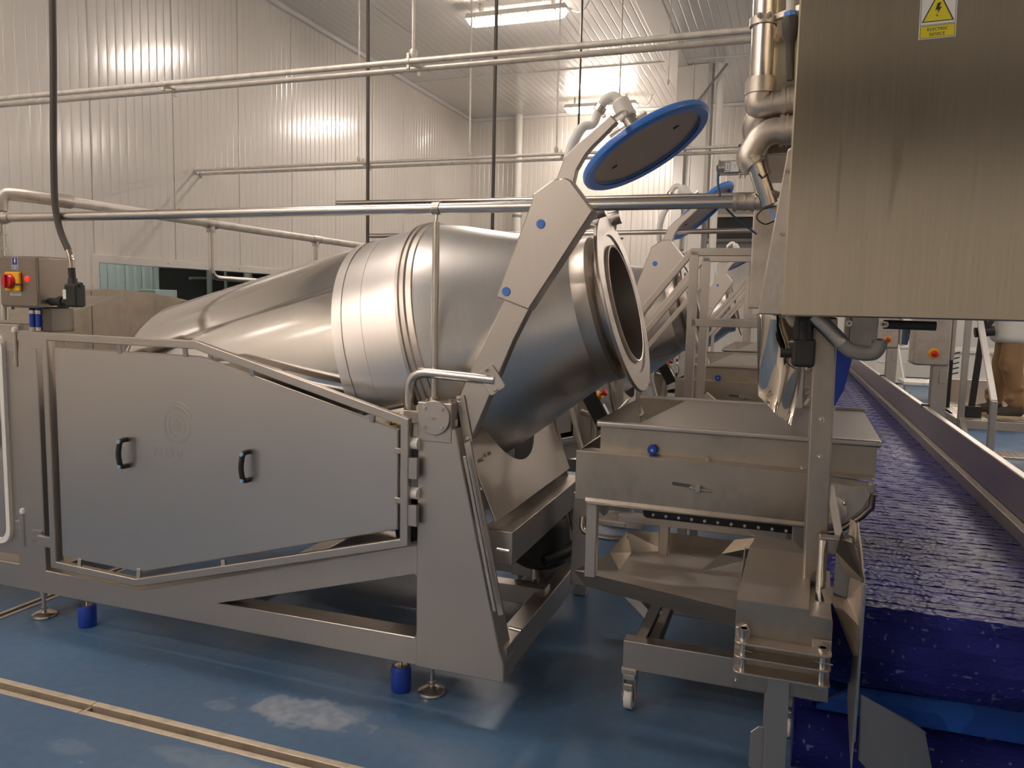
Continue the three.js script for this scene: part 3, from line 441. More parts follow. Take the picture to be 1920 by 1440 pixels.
  part('label', box(-3.062, -3.043, 1.526, 1.568, -2.6295, -2.6285, 0.0003), M.white, pl);
  // left door with a white gasket, hinged on the post
  const d = part('door', plateXY([[-4.3, 0.31], [-3.4, 0.3], [-3.385, 0.31], [-3.345, 1.4], [-4.3, 1.4]], -2.63, 0.03), M.steel, t);
  part('gasket', plateXY(rrect(-4.2, -3.432, 0.35, 1.365, 0.07), -2.61, 0.022, [rrect(-4.175, -3.457, 0.375, 1.34, 0.055)]), M.white, d, 'white rounded gasket strip'); part('pane', plateXY(rrect(-4.172, -3.46, 0.378, 1.337, 0.053), -2.62, 0.012), M.panel, d); part('grip', sweep(fillet([[-3.52, 0.93, -2.61], [-3.52, 0.93, -2.575], [-3.52, 0.83, -2.575], [-3.52, 0.83, -2.61]], 0.02), 0.014), M.black, d);
  for (const y of [1.31, 0.46]) { part('hinge', box(-3.385, -3.33, y - 0.03, y + 0.02, -2.63, -2.6), M.steel, d); part('pin_cap', turned([[0, 0.012], [0.01, 0.014], [0.022, 0.01], [0.026, 0]], [-3.33, y + 0.06, -2.6], [0, 1, 0], 14), M.white, d); part('pin', cyl([-3.33, y - 0.1, -2.6], [-3.33, y + 0.06, -2.6], 0.009), M.bolt, d); }
  // warning triangles beside the handrail foot
  part('warning_sign', print([-1.42, 1.068, -2.64], [1, 0.18, 0], [-0.18, 1, 0], 0.05, 0.05), printed(warn3), t, 'yellow triangular warning sticker');
  part('warning_sign', print([-1.43, 1.0, -2.62], [1, 0.18, 0], [-0.18, 1, 0], 0.04, 0.04), printed(warn3), t, 'yellow triangular warning sticker');
  part('cover_sheet', poly3([[-1.62, 1.0, -2.66], [-1.29, 1.03, -2.66], [-1.29, 1.16, -2.68], [-1.62, 1.08, -2.68]]), M.steel, t);
  // drive under the drum
  part('motor', [turned([[0, 0.0], [0, 0.13], [0.01, 0.14], [0.3, 0.14], [0.32, 0.11], [0.36, 0.1], [0.36, 0]], [-1.65, 0.52, -3.25], [1, 0, 0], 32), ...Array.from({ length: 9 }, (_, k) => cyl([-1.6 + k * 0.03, 0.52, -3.25], [-1.592 + k * 0.03, 0.52, -3.25], 0.15, 0.15, 24))], M.black, t);
  part('vacuum_bowl', turned([[0, 0], [0, 0.1], [0.02, 0.13], [0.2, 0.14], [0.24, 0.12], [0.26, 0]], [-1.06, 0.3, -3.5], [0, 1, 0], 32), M.black, t); part('bowl_foot', turned([[0, 0], [0, 0.07], [0.014, 0.072], [0.03, 0.03], [0.12, 0.02]], [-1.12, 0.15, -3.62], [0, 1, 0], 24), M.bolt, t);
  part('flex_hose', sweep(smooth([[-1.0, 0.36, -3.36], [-0.9, 0.4, -3.5], [-0.87, 0.55, -3.68], [-0.88, 0.75, -3.8]], 40), (f) => 0.026 + 0.0025 * Math.sin(f * 260), 12), M.black, t);
  const rg = arc(-4.1, 1.583 - 3.5, 3.5, Math.PI / 2 - 0.26, Math.PI / 2 + 0.22, 24);
  part('end_sheet', plateXY([[-4.86, 0.3], [-3.2, 0.3], ...rg], -3.83, 0.02, [], 0.004), M.sheet, t, 'arched end sheet behind the drum');
  part('seam', box(-4.22, -4.214, 0.32, 1.57, -3.832, -3.8285, 0.0008), M.dark, t);
  part('side_shelf', poly3([[-4.3, 1.4, -2.75], [-3.42, 1.4, -2.75], [-3.3, 1.47, -2.9], [-3.75, 1.55, -3.3], [-4.3, 1.55, -3.3]].slice(0, 2).concat([[-3.42, 1.54, -3.3], [-4.3, 1.54, -3.3]]), 0.004), M.sheet, t);
  return t;
}
const tumbler1 = buildTumbler('nearest stainless steel tumbling drum, whole guard panel, red switch and open blue-rimmed lid in view');
// the second drum's lid stands opened wider, turned about its lower edge
const tumbler2 = copyOf(tumbler1, 'tumbler', [0, 0, -2.52], 'second tumbling drum in the row, its mouth seen behind the nearest collar disc');
{ const l = tumbler2.children.find((c) => c.name === 'lid'), pv = V(-0.81, 2.035, -3.2).sub(tumbler1.position), q = new THREE.Quaternion().setFromAxisAngle(V(0, 0, 1), 0.2); l.quaternion.copy(q); l.position.copy(pv.clone().sub(pv.clone().applyQuaternion(q))); }
copyOf(tumbler1, 'tumbler', [0, 0, -7.45], 'farthest tumbling drum, small behind the stair rails, its blue lid cut by the cabinet');

// ================= PIPEWORK =================
{
  const t = thing('suction_pipe', 'long polished steel pipe running level above the nearest drum', 'pipe', [-1.83, 1.897, -2.69]);
  part('tube', sweep([[-3.49, 1.897, -2.69], [-1.9, 1.897, -2.69], [-0.17, 1.897, -2.69]], 0.0205, 24), M.pipe, t);
  part('coupling', turned([[0, 0.02], [0, 0.03], [0.012, 0.03], [0.016, 0.024], [0.05, 0.024], [0.05, 0.02]], [-3.49, 1.897, -2.69], [1, 0, 0], 24), M.fitting, t);
  part('clamp', [turned([[0, 0.02], [0, 0.0245], [0.03, 0.0245], [0.03, 0.02]], [-1.27, 1.897, -2.69], [1, 0, 0], 20), cyl([-1.255, 1.85, -2.69], [-1.255, 1.88, -2.69], 0.006)], M.fitting, t);
  for (const x of [-2.58, -2.46, -0.86, -0.74, -0.66, -0.42]) part('paint_fleck', box(x, x + 0.016, 1.9165, 1.9182, -2.688, -2.68, 0.0005), M.yellow, t, 'small yellow paint fleck');
  const p = thing('pipe_post', 'slim steel post carrying the long pipe above the bearing housing', 'post', [-1.253, 1.178, -2.68]);
  part('rod', cyl([-1.253, 1.186, -2.68], [-1.253, 1.845, -2.682], 0.0135, 0.0135, 20), M.pipe, p); part('collar', cyl([-1.253, 1.178, -2.68], [-1.253, 1.19, -2.68], 0.022), M.bolt, p); part('stud', cyl([-1.253, 1.845, -2.682], [-1.254, 1.874, -2.688], 0.006), M.bolt, p);
}
{
  const t = thing('return_pipe', 'thick steel pipe that bends from the left edge and slopes away behind the drum', 'pipe', [-3.42, 2.0, -2.7]);
  part('tube', sweep([[-3.42, 2.008, -2.95], [-3.42, 2.005, -4.5], [-3.42, 2.005, -9.5]], 0.026, 20), M.galv, t);
  part('elbow', sweep(fillet([[-3.505, 1.93, -2.69], [-3.5, 2.012, -2.695], [-3.455, 2.012, -2.8], [-3.42, 2.008, -2.92], [-3.42, 2.008, -2.99]], 0.06), 0.031, 18), M.fitting, t);
  part('socket', cyl([-3.42, 2.008, -2.9], [-3.42, 2.008, -3.0], 0.034), M.fitting, t); part('socket', cyl([-3.504, 1.96, -2.69], [-3.506, 1.935, -2.69], 0.034), M.fitting, t);
  part('riser', sweep([[-3.506, 1.95, -2.69], [-3.506, 1.42, -2.69]], 0.02), M.pipe, t); for (const y of [1.83, 1.76, 1.72]) part('ring', cyl([-3.506, y, -2.69], [-3.506, y - 0.012, -2.69], 0.026), M.fitting, t);
  for (const [z, dy] of [[-4.01, 0.33], [-5.16, 0.3]]) {
    part('tee', [cyl([-3.42, 2.005, z - 0.05], [-3.42, 2.005, z + 0.05], 0.031), cyl([-3.42, 2.0, z], [-3.42, 1.95, z], 0.026)], M.fitting, t);
    part('dropper', sweep(fillet([[-3.42, 1.97, z], [-3.42, 2.0 - dy, z], [-3.42, 1.995 - dy, z - 0.55]], 0.07), 0.0165, 14), M.pipe, t);
  }
}
function pipePair(name, label, y, z, x0, x1, r, dy, dz, xs, group) {
  [[0, 0], [dy, dz]].forEach(([a, b], i) => {
    const t = thing(name, label[i], 'pipe', [(x0 + x1) / 2, y + a, z + b], group);
    part('tube', sweep([[x0, y + a, z + b], [(x0 + x1) / 2, y + a, z + b], [x1, y + a, z + b]], r, 18), M.galv, t);
    for (const x of xs) { part('clamp', [cyl([x + i * 0.03, y + a, z + b], [x + i * 0.03 + 0.022, y + a, z + b], r * 1.3, r * 1.3, 18), box(x + i * 0.03 + 0.003, x + i * 0.03 + 0.019, y + a + r, y + a + r * 2.8, z + b - 0.009, z + b + 0.009, 0.002), box(x + i * 0.03 + 0.003, x + i * 0.03 + 0.019, y + a - r * 2.5, y + a - r, z + b - 0.009, z + b + 0.009, 0.002)], M.galv, t); if (!i) part('link', bar([x + 0.01, y - r, z - 0.01], [x + 0.06, y + dy + r * 0.4, z + dz + 0.02], 0.016), M.galv, t); }
  });
}
pipePair('overhead_pipe', ['upper of the two pale pipes crossing high in front of the ceiling', 'lower of the two pale pipes crossing high in front of the ceiling'], 2.862, -3.98, -6, 0.4, 0.016, -0.022, -0.07, [-3.75, -2.05], null);
pipePair('service_pipe', ['upper thin pipe of the pair entering the left wall halfway up', 'lower thin pipe of the pair entering the left wall halfway up'], 2.885, -6.83, -6, 0.4, 0.0138, -0.03, -0.08, [-3.99, -1.99], null);
for (const z of [-6.83, -6.91]) part('escutcheon', cyl([-6.0, z > -6.9 ? 2.885 : 2.857, z], [-5.985, z > -6.9 ? 2.885 : 2.857, z], 0.04), M.galv, scene.getObjectByName('service_pipe_00' + (z > -6.9 ? 4 : 5)) ?? scene.getObjectByName('service_pipe'));
solo('suction_line', sweep([[-3.27, 2.28, -5.21], [-1.4, 2.268, -5.21], [0.1, 2.265, -5.21]], 0.016), M.pipe, 'thin steel pipe just above the long polished pipe, farther back', 'pipe');
solo('suction_line', sweep([[-3.2, 2.066, -5.6], [-1.4, 2.07, -5.6], [-0.2, 2.08, -5.6]], 0.018), M.pipe, 'dull pipe showing left and right of the arm cover, behind the drum', 'pipe');
const hang = (x, y0, z, r, m, label) => { const o = thing('hanger_rod', label, 'rod', [x, y0, z]); part('rod', cyl([x, y0, z], [x, CEIL, z], r, r, 10), m, o); part('eye', turned([[0, r * 1.2], [0.02, r * 2.4], [0.05, r * 2.4], [0.06, r]], [x, y0 - 0.01, z], [0, 1, 0], 12), m, o); part('anchor', cyl([x, CEIL - 0.03, z], [x, CEIL, z], r * 3, r * 3, 12), m, o); };
hang(-4.031, 2.9, -6.83, 0.0075, M.galv, 'thin bright rod left of the thick dark drop tube, holding the middle pipes');
hang(-2.86, 2.9, -6.83, 0.0085, M.galv, 'thin bright rod meeting the middle pipes left of the white far pipe');
hang(-2.02, 2.9, -6.83, 0.0075, M.galv, 'thin bright rod just right of the big strip light');
hang(-2.02, 2.885, -4.0, 0.0095, M.galv, 'bright rod ending at the clamps of the upper pale pipes');
hang(-1.93, 3.86, -9, 0.0075, M.galv, 'fine rod dropping in front of the far strip light');
hang(-1.385, 4.02, -9, 0.006, M.galv, 'very fine short rod beside the square column');
hang(-2.4, 3.3, -9, 0.012, M.cable, 'short dark rod left of the far strip light');
solo('drop_tube', sweep([[-3.108, 1.9, -5.4], [-3.108, CEIL, -5.4]], 0.0135), M.cable, 'dark drop tube from ceiling to the drum crown, left of the clamps', 'pipe');
solo('drop_tube', sweep([[-2.07, 1.9, -5.4], [-2.07, CEIL, -5.4]], 0.013), M.cable, 'dark drop tube passing in front of the big strip light', 'pipe');
{
  const t = thing('power_cable', 'thick black cable hanging from above down to the plug of the switch box', 'cable', [-3.1, CEIL, -2.66]);
  part('sheath', sweep(smooth([[-3.06, CEIL, -2.66], [-3.08, 3.4, -2.66], [-3.1, 2.6, -2.66], [-3.122, 2.14, -2.66], [-3.121, 1.93, -2.66], [-3.098, 1.83, -2.66], [-3.055, 1.745, -2.66]], 48), 0.0145, 14), M.cable, t);
  part('shrink_wrap', sweep(smooth([[-3.055, 1.745, -2.66], [-3.043, 1.715, -2.66], [-3.038, 1.665, -2.66]], 10), 0.0135, 14), M.mirror, t, 'shiny silver wrap at the cable end');
}
// drop pipes and bends beside the cabinet
{
  const t = thing('riser_pipe', 'upright steel pipe whose elbow turns into the cabinet, upper bend', 'pipe', [-0.112, 2.2, -2.69]);
  part('tube', sweep([[-0.124, 5.1, -2.69], [-0.118, 2.25, -2.69]], 0.036, 24), M.pipe, t); part('socket', [cyl([-0.118, 2.275, -2.69], [-0.118, 2.235, -2.69], 0.048), cyl([-0.118, 2.285, -2.69], [-0.118, 2.275, -2.69], 0.044)], M.fitting, t);
  part('elbow', sweep(fillet([[-0.12, 2.24, -2.69], [-0.128, 2.195, -2.69], [-0.02, 2.205, -2.69]], 0.05), 0.042, 20), M.fitting, t);
  part('lower_bend', sweep(fillet([[-0.07, 2.2, -2.71], [-0.14, 2.16, -2.72], [-0.12, 2.06, -2.76], [-0.1, 2.0, -2.8]], 0.06), (f) => 0.042 - 0.012 * f, 20), M.fitting, t);
  part('union', [cyl([-0.052, 2.203, -2.69], [-0.04, 2.204, -2.69], 0.053, 0.053, 8), cyl([-0.04, 2.204, -2.69], [0.02, 2.207, -2.69], 0.047, 0.047, 20), cyl([-0.033, 2.205, -2.69], [-0.027, 2.206, -2.69], 0.052, 0.052, 20), cyl([-0.085, 2.2, -2.69], [-0.079, 2.2, -2.69], 0.045, 0.045, 20)], M.fitting, t);
  part('pipe_clamp', [cyl([-0.12, 2.47, -2.69], [-0.12, 2.445, -2.69], 0.043, 0.043, 20), bar([-0.09, 2.46, -2.67], [0.0, 2.47, -2.62], 0.012, 0.02)], M.fitting, t);
  for (const p of [[-0.13, 2.465, -2.645], [-0.1, 2.465, -2.648]]) part('bolt', bolt(p, [0, 0, 1], 0.006), M.bolt, t);
  const u = thing('bend_pipe', 'double steel bend below the upright pipe, lower of the two elbows', 'pipe', [-0.1, 2.0, -2.66]);
  part('tube', sweep([[-0.128, 2.03, -2.66], [-0.072, 1.885, -2.68]], 0.028, 20), M.pipe, u);
  part('elbow', sweep(fillet([[-0.02, 2.112, -2.66], [-0.1, 2.112, -2.66], [-0.145, 2.03, -2.66], [-0.125, 2.005, -2.66]], 0.055, 8), 0.0405, 20), M.fitting, u);
  part('collar', cyl([-0.137, 2.025, -2.66], [-0.13, 2.005, -2.66], 0.041, 0.036), M.fitting, u); part('collar', cyl([-0.11, 2.09, -2.66], [-0.098, 2.1, -2.66], 0.04, 0.04), M.fitting, u);
  part('union', [cyl([-0.052, 2.112, -2.66], [-0.04, 2.112, -2.66], 0.051, 0.051, 8), cyl([-0.04, 2.112, -2.66], [0.01, 2.112, -2.66], 0.045), cyl([-0.033, 2.112, -2.66], [-0.027, 2.112, -2.66], 0.05)], M.fitting, u);
  part('end_elbow', sweep(fillet([[-0.17, 1.897, -2.69], [-0.08, 1.893, -2.69], [-0.062, 1.93, -2.68]], 0.03), 0.025, 18), M.fitting, u);
  part('socket', [cyl([-0.185, 1.897, -2.69], [-0.172, 1.897, -2.69], 0.031), cyl([-0.172, 1.897, -2.69], [-0.13, 1.896, -2.69], 0.027), cyl([-0.152, 1.897, -2.69], [-0.146, 1.897, -2.69], 0.03), cyl([-0.13, 1.896, -2.69], [-0.118, 1.896, -2.69], 0.031)], M.fitting, u);
  part('strap', sweep([[-0.108, 1.975, -2.632], [-0.095, 1.962, -2.631], [-0.08, 1.975, -2.64]], 0.003, 6), M.black, u);
  const g = thing('bracket_knob', 'small dark clamp knobs sticking out left of the bends', 'clamp', [-0.19, 2.07, -2.7]);
  part('stem', cyl([-0.13, 2.07, -2.7], [-0.165, 2.07, -2.7], 0.006), M.dark, g); for (const y of [2.08, 2.06]) part('jaw', bar([-0.15, y, -2.69], [-0.178, y - 0.003, -2.69], 0.008), M.dark, g);
  const a = thing('valve_actuator', 'steel cylinder actuator with a white printed label, left of the bends', 'valve', [-0.2, 2.01, -2.72]);
  part('barrel', [cyl([-0.235, 2.013, -2.72], [-0.14, 2.013, -2.72], 0.022, 0.022, 28), cyl([-0.235, 2.035, -2.735], [-0.14, 2.035, -2.735], 0.004), cyl([-0.235, 1.99, -2.71], [-0.14, 1.99, -2.71], 0.004)], M.pipe, a); part('end_cap', cyl([-0.239, 2.013, -2.72], [-0.234, 2.013, -2.72], 0.027, 0.027, 28), M.pipe, a);
  const lt = canvasTex(256, 160, (c, w, h) => { c.fillStyle = '#f1f0ec'; c.fillRect(0, 0, w, h); c.fillStyle = '#22305e'; c.fillRect(8, 10, 96, 140); c.fillStyle = '#f1f0ec'; c.fillRect(18, 20, 76, 120); c.fillStyle = '#22305e'; c.save(); c.translate(56, 80); c.rotate(-Math.PI / 2); c.font = 'bold 40px sans-serif'; c.textAlign = 'center'; c.textBaseline = 'middle'; c.fillText('BAR', 0, 0); c.restore(); c.fillRect(120, 14, 2, 130); c.fillRect(120, 50, 130, 2); c.fillRect(186, 60, 5, 14); c.fillRect(180, 84, 14, 5); c.fillRect(186, 98, 5, 10); });
  const lg = new THREE.CylinderGeometry(0.0224, 0.0224, 0.044, 20, 1, true, -0.75, 1.5).rotateZ(Math.PI / 2).rotateX(0); lg.translate(-0.196, 2.013, -2.72);
  { const q = lg.attributes.position, w = lg.attributes.uv; for (let i = 0; i < q.count; i++) w.setXY(i, (q.getX(i) + 0.218) / 0.044, (q.getY(i) - 1.996) / 0.034); }
  part('label', print([-0.219, 1.996, -2.6965], [1, 0, 0], [0, 1, 0], 0.045, 0.033, 0.002), printed(lt), a, 'white label with a blue lettered box');
  part('gland', [cyl([-0.243, 2.015, -2.715], [-0.238, 2.015, -2.715], 0.008), cyl([-0.241, 2.02, -2.715], [-0.241, 2.004, -2.715], 0.006)], M.dark, a);
  for (const x of [-0.155, -0.17]) part('screw', cyl([x, 1.985, -2.7], [x, 1.975, -2.7], 0.004), M.bolt, a);
  solo('air_hose', sweep(smooth([[-0.241, 2.004, -2.715], [-0.238, 1.955, -2.715], [-0.222, 1.9, -2.73], [-0.187, 1.859, -2.75], [-0.11, 1.8, -2.78]], 24), 0.0035, 8), new THREE.MeshStandardMaterial({ color: 0x3e5f78, roughness: 0.45 }), 'thin blue-grey air hose curving down from the actuator', 'hose');
  solo('air_hose', sweep(smooth([[-0.05, 1.87, -2.6], [-0.09, 1.86, -2.6], [-0.105, 1.835, -2.6], [-0.08, 1.815, -2.6], [-0.05, 1.825, -2.6]], 24), 0.0025, 8), M.black, 'small black hose loop under the lowest elbow', 'hose');
  solo('air_hose', sweep(smooth([[-0.068, 1.868, -2.61], [-0.058, 1.845, -2.6], [-0.045, 1.82, -2.58]], 10), 0.0035, 8), M.blue, 'short bright blue hose end beside the black loop', 'hose');
  const b = thing('rubber_boot', 'dark tapered rubber boot with a blue ring hanging beside the cabinet edge', 'plug', [-0.035, 2.36, -2.45]);
  part('boot', turned([[0, 0.0], [0.001, 0.0105], [0.085, 0.0125], [0.105, 0.0145], [0.128, 0.0225], [0.165, 0.0245], [0.176, 0.0225], [0.178, 0.0]], [-0.0265, 2.207, -2.45], [-0.06, 1, 0], 24), M.cable, b); part('ring', turned([[0, 0.015], [0, 0.0185], [0.012, 0.0185], [0.012, 0.015]], [-0.0355, 2.385, -2.45], [-0.06, 1, 0], 20), M.blue, b); part('spout', cyl([-0.036, 2.39, -2.45], [-0.04, 2.52, -2.45], 0.013), M.offwhite, b);
}

// ================= HOPPERS, CART, CHUTE =================
const hopMat = M.sheet;
function buildHopper(label) {
  const t = thing('hopper', label, 'hopper', [-0.2, 0.47, -2.95], 'row of infeed hoppers');
  const x0 = -0.628, x1 = 0.308, rx0 = -0.64, rx1 = 0.32;
  // upper box with its folded rim
  part('front_panel', plateXY([[x0, 0.995], [x1, 0.995], [x1, 1.106], [x0, 1.106]], -2.8, 0.006), hopMat, t);
  part('end_panel', plateZY([[-3.3, 0.995], [-2.806, 0.995], [-2.806, 1.106], [-3.3, 1.15]], x0 + 0.006, 0.006), hopMat, t);
  part('end_panel', plateZY([[-3.3, 0.995], [-2.806, 0.995], [-2.806, 1.106], [-3.3, 1.106]], x1, 0.006), hopMat, t);
  part('rim', bar([rx0, 1.114, -2.79], [rx1, 1.114, -2.79], 0.03, 0.022, V(0, 1, 0), 0.008), M.steel, t);
  // funnel sheets and the sloping cover
  part('side_sheet', poly3([[rx0, 1.125, -2.79], [-0.47, 1.128, -2.79], [-0.5, 1.09, -2.95], [-0.548, 1.17, -3.14], [-0.56, 1.185, -3.14]].slice(0, 1).concat([[-0.49, 1.09, -2.86], [-0.545, 1.178, -3.1]]), 0.004), hopMat, t);
  part('back_sheet', poly3([[-0.49, 1.08, -3.06], [-0.36, 1.13, -3.14], [-0.352, 1.175, -3.16], [-0.548, 1.178, -3.12]], 0.004), hopMat, t);
  part('cover', poly3([[-0.485, 1.122, -2.8], [0.318, 1.122, -2.8], [0.29, 1.178, -3.16], [-0.352, 1.178, -3.16]], 0.005), M.steel, t);
  part('rear_rail', bar([-0.55, 1.18, -3.16], [0.3, 1.18, -3.16], 0.014, 0.014), M.steel, t);
  const kn = part('knob', turned([[0, 0], [0, 0.016], [0.006, 0.019], [0.02, 0.019], [0.026, 0.015], [0.026, 0.006], [0.03, 0.006], [0.03, 0]], [-0.43, 1.034, -2.8], [0, 0, 1], 24), M.blueDark, t, 'round blue knob'); part('cap', cyl([-0.43, 1.034, -2.772], [-0.43, 1.034, -2.7685], 0.005), M.teal, kn);
  part('lug', box(-0.242, -0.228, 0.995, 1.025, -2.797, -2.78, 0.002), M.bolt, t);
  for (const p of [[0.08, 1.01, -2.8], [0.292, 0.985, -2.75]]) part('bolt', bolt(p, [0, 0, 1], 0.007), M.bolt, t);
  // lower trough
  const lo = part('trough_side', plateXY([[-0.705, 0.832], [0.1, 0.832], [0.18, 0.82], [0.24, 0.845], [0.3, 0.905], [0.306, 0.99], [0.09, 1.006], [-0.706, 1.014]], -2.75, 0.008), hopMat, t);
  part('ledge', poly3([[-0.706, 1.014, -2.752], [0.3, 1.0, -2.752], [0.3, 1.003, -2.8], [-0.66, 1.018, -2.8]], 0.004), M.steel, lo);
  part('trough_side', plateXY([[-0.705, 0.832], [0.3, 0.832], [0.306, 1.0], [-0.706, 1.014]], -3.3, 0.008), hopMat, t);
  part('trough_end', plateZY([[-3.3, 0.832], [-2.758, 0.832], [-2.758, 1.012], [-3.3, 1.012]], -0.7, 0.006), hopMat, t);
  part('bottom_lip', poly3([[-0.665, 0.828, -2.745], [0.098, 0.822, -2.745], [0.098, 0.836, -2.752], [-0.665, 0.842, -2.752]], 0.003), M.sheet, lo);
  part('bottom_lip', box(-0.66, 0.1, 0.818, 0.826, -2.8, -2.742, 0.003), M.sheet, lo);
  const sl = part('slot_plate', plateXY([...arc(-0.345, 0.925, 0.007, Math.PI / 2, Math.PI * 1.5, 8), ...arc(-0.27, 0.92, 0.007, -Math.PI / 2, Math.PI / 2, 8)], -2.7495, 0.003), M.dark, lo); part('tension_bolt', [cyl([-0.29, 0.918, -2.738], [-0.21, 0.912, -2.738], 0.0045), box(-0.268, -0.25, 0.904, 0.93, -2.75, -2.728, 0.002), cyl([-0.278, 0.918, -2.75], [-0.278, 0.918, -2.736], 0.01)], M.bolt, sl);
  const bp = part('bearing_plate', plateXY([[0.14, 0.985], [0.235, 0.975], [0.27, 0.98], [0.292, 0.95], [0.27, 0.9], [0.2, 0.83], [0.15, 0.82], [0.12, 0.84]], -2.742, 0.006), M.fitting, t);
  part('bearing', turned([[0, 0.055], [0.008, 0.055], [0.012, 0.045], [0.012, 0.038], [0.022, 0.036], [0.022, 0.014], [0.014, 0.012], [0.014, 0]], [0.17, 0.885, -2.742], [0, 0, 1], 30), M.fitting, bp); for (const p of [[0.215, 0.918, -2.74], [0.128, 0.965, -2.74]]) part('bolt', bolt(p, [0, 0, 1], 0.009), M.bolt, bp);
  part('chain_guard', sweep([[0.3, 0.955, -2.745], [0.298, 0.91, -2.745], [0.27, 0.875, -2.745], [0.2, 0.815, -2.745], [0.15, 0.805, -2.745]], 0.01, 8), M.dark, t);
  // belt edge with white pins below the trough
  part('belt', box(-0.46, 0.1, 0.772, 0.816, -3.25, -2.8, 0.016), M.black, t);
  for (let k = 0; k < 11; k++) part('pin', turned([[0, 0.0055], [0.006, 0.005], [0.008, 0]], [-0.42 + k * 0.046, 0.79 - 0.0005 * k, -2.8], [0, 0, 1], 12), M.white, t);
  // legs
  for (const [x, y, z] of [[-0.645, 0.53, -2.79], [-0.44, 0.49, -3.27], [0.03, 0.49, -3.27], [0.08, 0.53, -2.79]]) part('leg', box(x - 0.021, x + 0.021, y, 0.83, z - 0.02, z + 0.02, 0.004), M.steel, t);
  part('long_rail', box(-0.64, 0.04, 0.62, 0.65, -3.29, -3.25, 0.003), M.steel, t);
  return t;
}
const hop = buildHopper('nearest infeed hopper with sloping cover, blue knob and bolt slot, right of the drum');
copyOf(hop, 'hopper', [0.02, 0.05, -2.55], 'second infeed hopper, seen through the stair rails behind the nearest one');
copyOf(hop, 'hopper', [0.05, 0.02, -5.2], 'third infeed hopper, only its rim showing behind the second');
{ // catch tray on a wheeled cart
  const t = thing('tray_cart', 'wheeled cart with a shallow steel tray under the nearest hopper', 'cart', [-0.4, 0, -2.95]);
  const tr = part('tray', poly3([[-0.575, 0.5, -2.98], [-0.72, 0.528, -2.83], [-0.09, 0.528, -2.655], [-0.08, 0.49, -3.37], [-0.44, 0.49, -3.33], [-0.575, 0.49, -3.25]], 0.004), M.steel, t);
  part('front_flange', poly3([[-0.67, 0.478, -2.815], [-0.09, 0.47, -2.655], [-0.09, 0.53, -2.65], [-0.72, 0.53, -2.828]], 0.003), M.dark, tr);
  part('corner_flange', poly3([[-0.72, 0.528, -2.83], [-0.575, 0.5, -2.98], [-0.62, 0.56, -3.0]], 0.003), M.steel, tr);
  part('side_flange', poly3([[-0.62, 0.56, -3.0], [-0.575, 0.5, -2.98], [-0.575, 0.49, -3.25], [-0.61, 0.565, -3.3]], 0.003), M.sheet, tr);
  part('rear_flange', poly3([[-0.61, 0.565, -3.3], [-0.575, 0.49, -3.25], [-0.44, 0.49, -3.33], [-0.43, 0.56, -3.38]], 0.003), M.sheet, tr);
  part('rear_flange', poly3([[-0.44, 0.49, -3.33], [-0.08, 0.49, -3.37], [-0.08, 0.55, -3.4], [-0.43, 0.56, -3.38]], 0.003), M.sheet, tr);
  part('beam', box(-0.52, 0.12, 0.165, 0.28, -2.9, -2.835, 0.004), M.steel, t); part('beam', box(-0.52, 0.12, 0.165, 0.28, -3.5, -3.44, 0.004), M.steel, t);
  part('cross_bar', box(-0.46, -0.4, 0.2, 0.26, -3.45, -2.9, 0.003), M.dark, t);
  part('strut', bar([-0.46, 0.27, -2.92], [-0.37, 0.5, -2.9], 0.05, 0.04), M.dark, t); part('strut', bar([-0.42, 0.34, -2.94], [-0.6, 0.49, -2.96], 0.05, 0.04), M.steel, t); part('strut', bar([-0.05, 0.27, -2.92], [-0.05, 0.5, -2.9], 0.05, 0.04), M.dark, t);
  part('hang_tag', plateOn([-0.43, 0.36, -2.9], [0.9, 0.44, 0], [-0.44, 0.9, 0], rrect(0, 0.05, 0, 0.024, 0.004), 0.002), M.white, t, 'small white metal tag on a wire'); part('tag_wire', sweep([[-0.39, 0.39, -2.9], [-0.385, 0.42, -2.9], [-0.39, 0.45, -2.9]], 0.002, 6), M.bolt, t);
  for (const [x, z, v] of [[-0.493, -2.864, 1], [-0.47, -3.44, 0], [0.08, -2.88, 0], [0.08, -3.44, 0]]) {
    const c = part('caster', [box(x - 0.03, x + 0.03, 0.148, 0.17, z - 0.03, z + 0.035, 0.003), box(x - 0.025, x + 0.025, 0.122, 0.148, z - 0.03, z + 0.03, 0.006), box(x - 0.026, x - 0.02, 0.035, 0.125, z - 0.028, z + 0.02, 0.002), box(x + 0.02, x + 0.026, 0.035, 0.125, z - 0.028, z + 0.02, 0.002), box(x - 0.018, x + 0.018, 0.088, 0.115, z + 0.03, z + 0.045, 0.006)], M.fitting, t);
    part('wheel', turned([[-0.0165, 0], [-0.0165, 0.042], [-0.012, 0.047], [0.012, 0.047], [0.0165, 0.042], [0.0165, 0]], [x, 0.047, z], [1, 0, 0], 28), M.white, c); part('axle', cyl([x - 0.031, 0.047, z], [x + 0.031, 0.047, z], 0.007, 0.007, 8), M.bolt, c);
    if (v) for (const s of [-1, 1]) part('bolt', bolt([x + s * 0.024, 0.17, z + 0.024], [0, 1, 0], 0.005), M.bolt, c);
  }
}
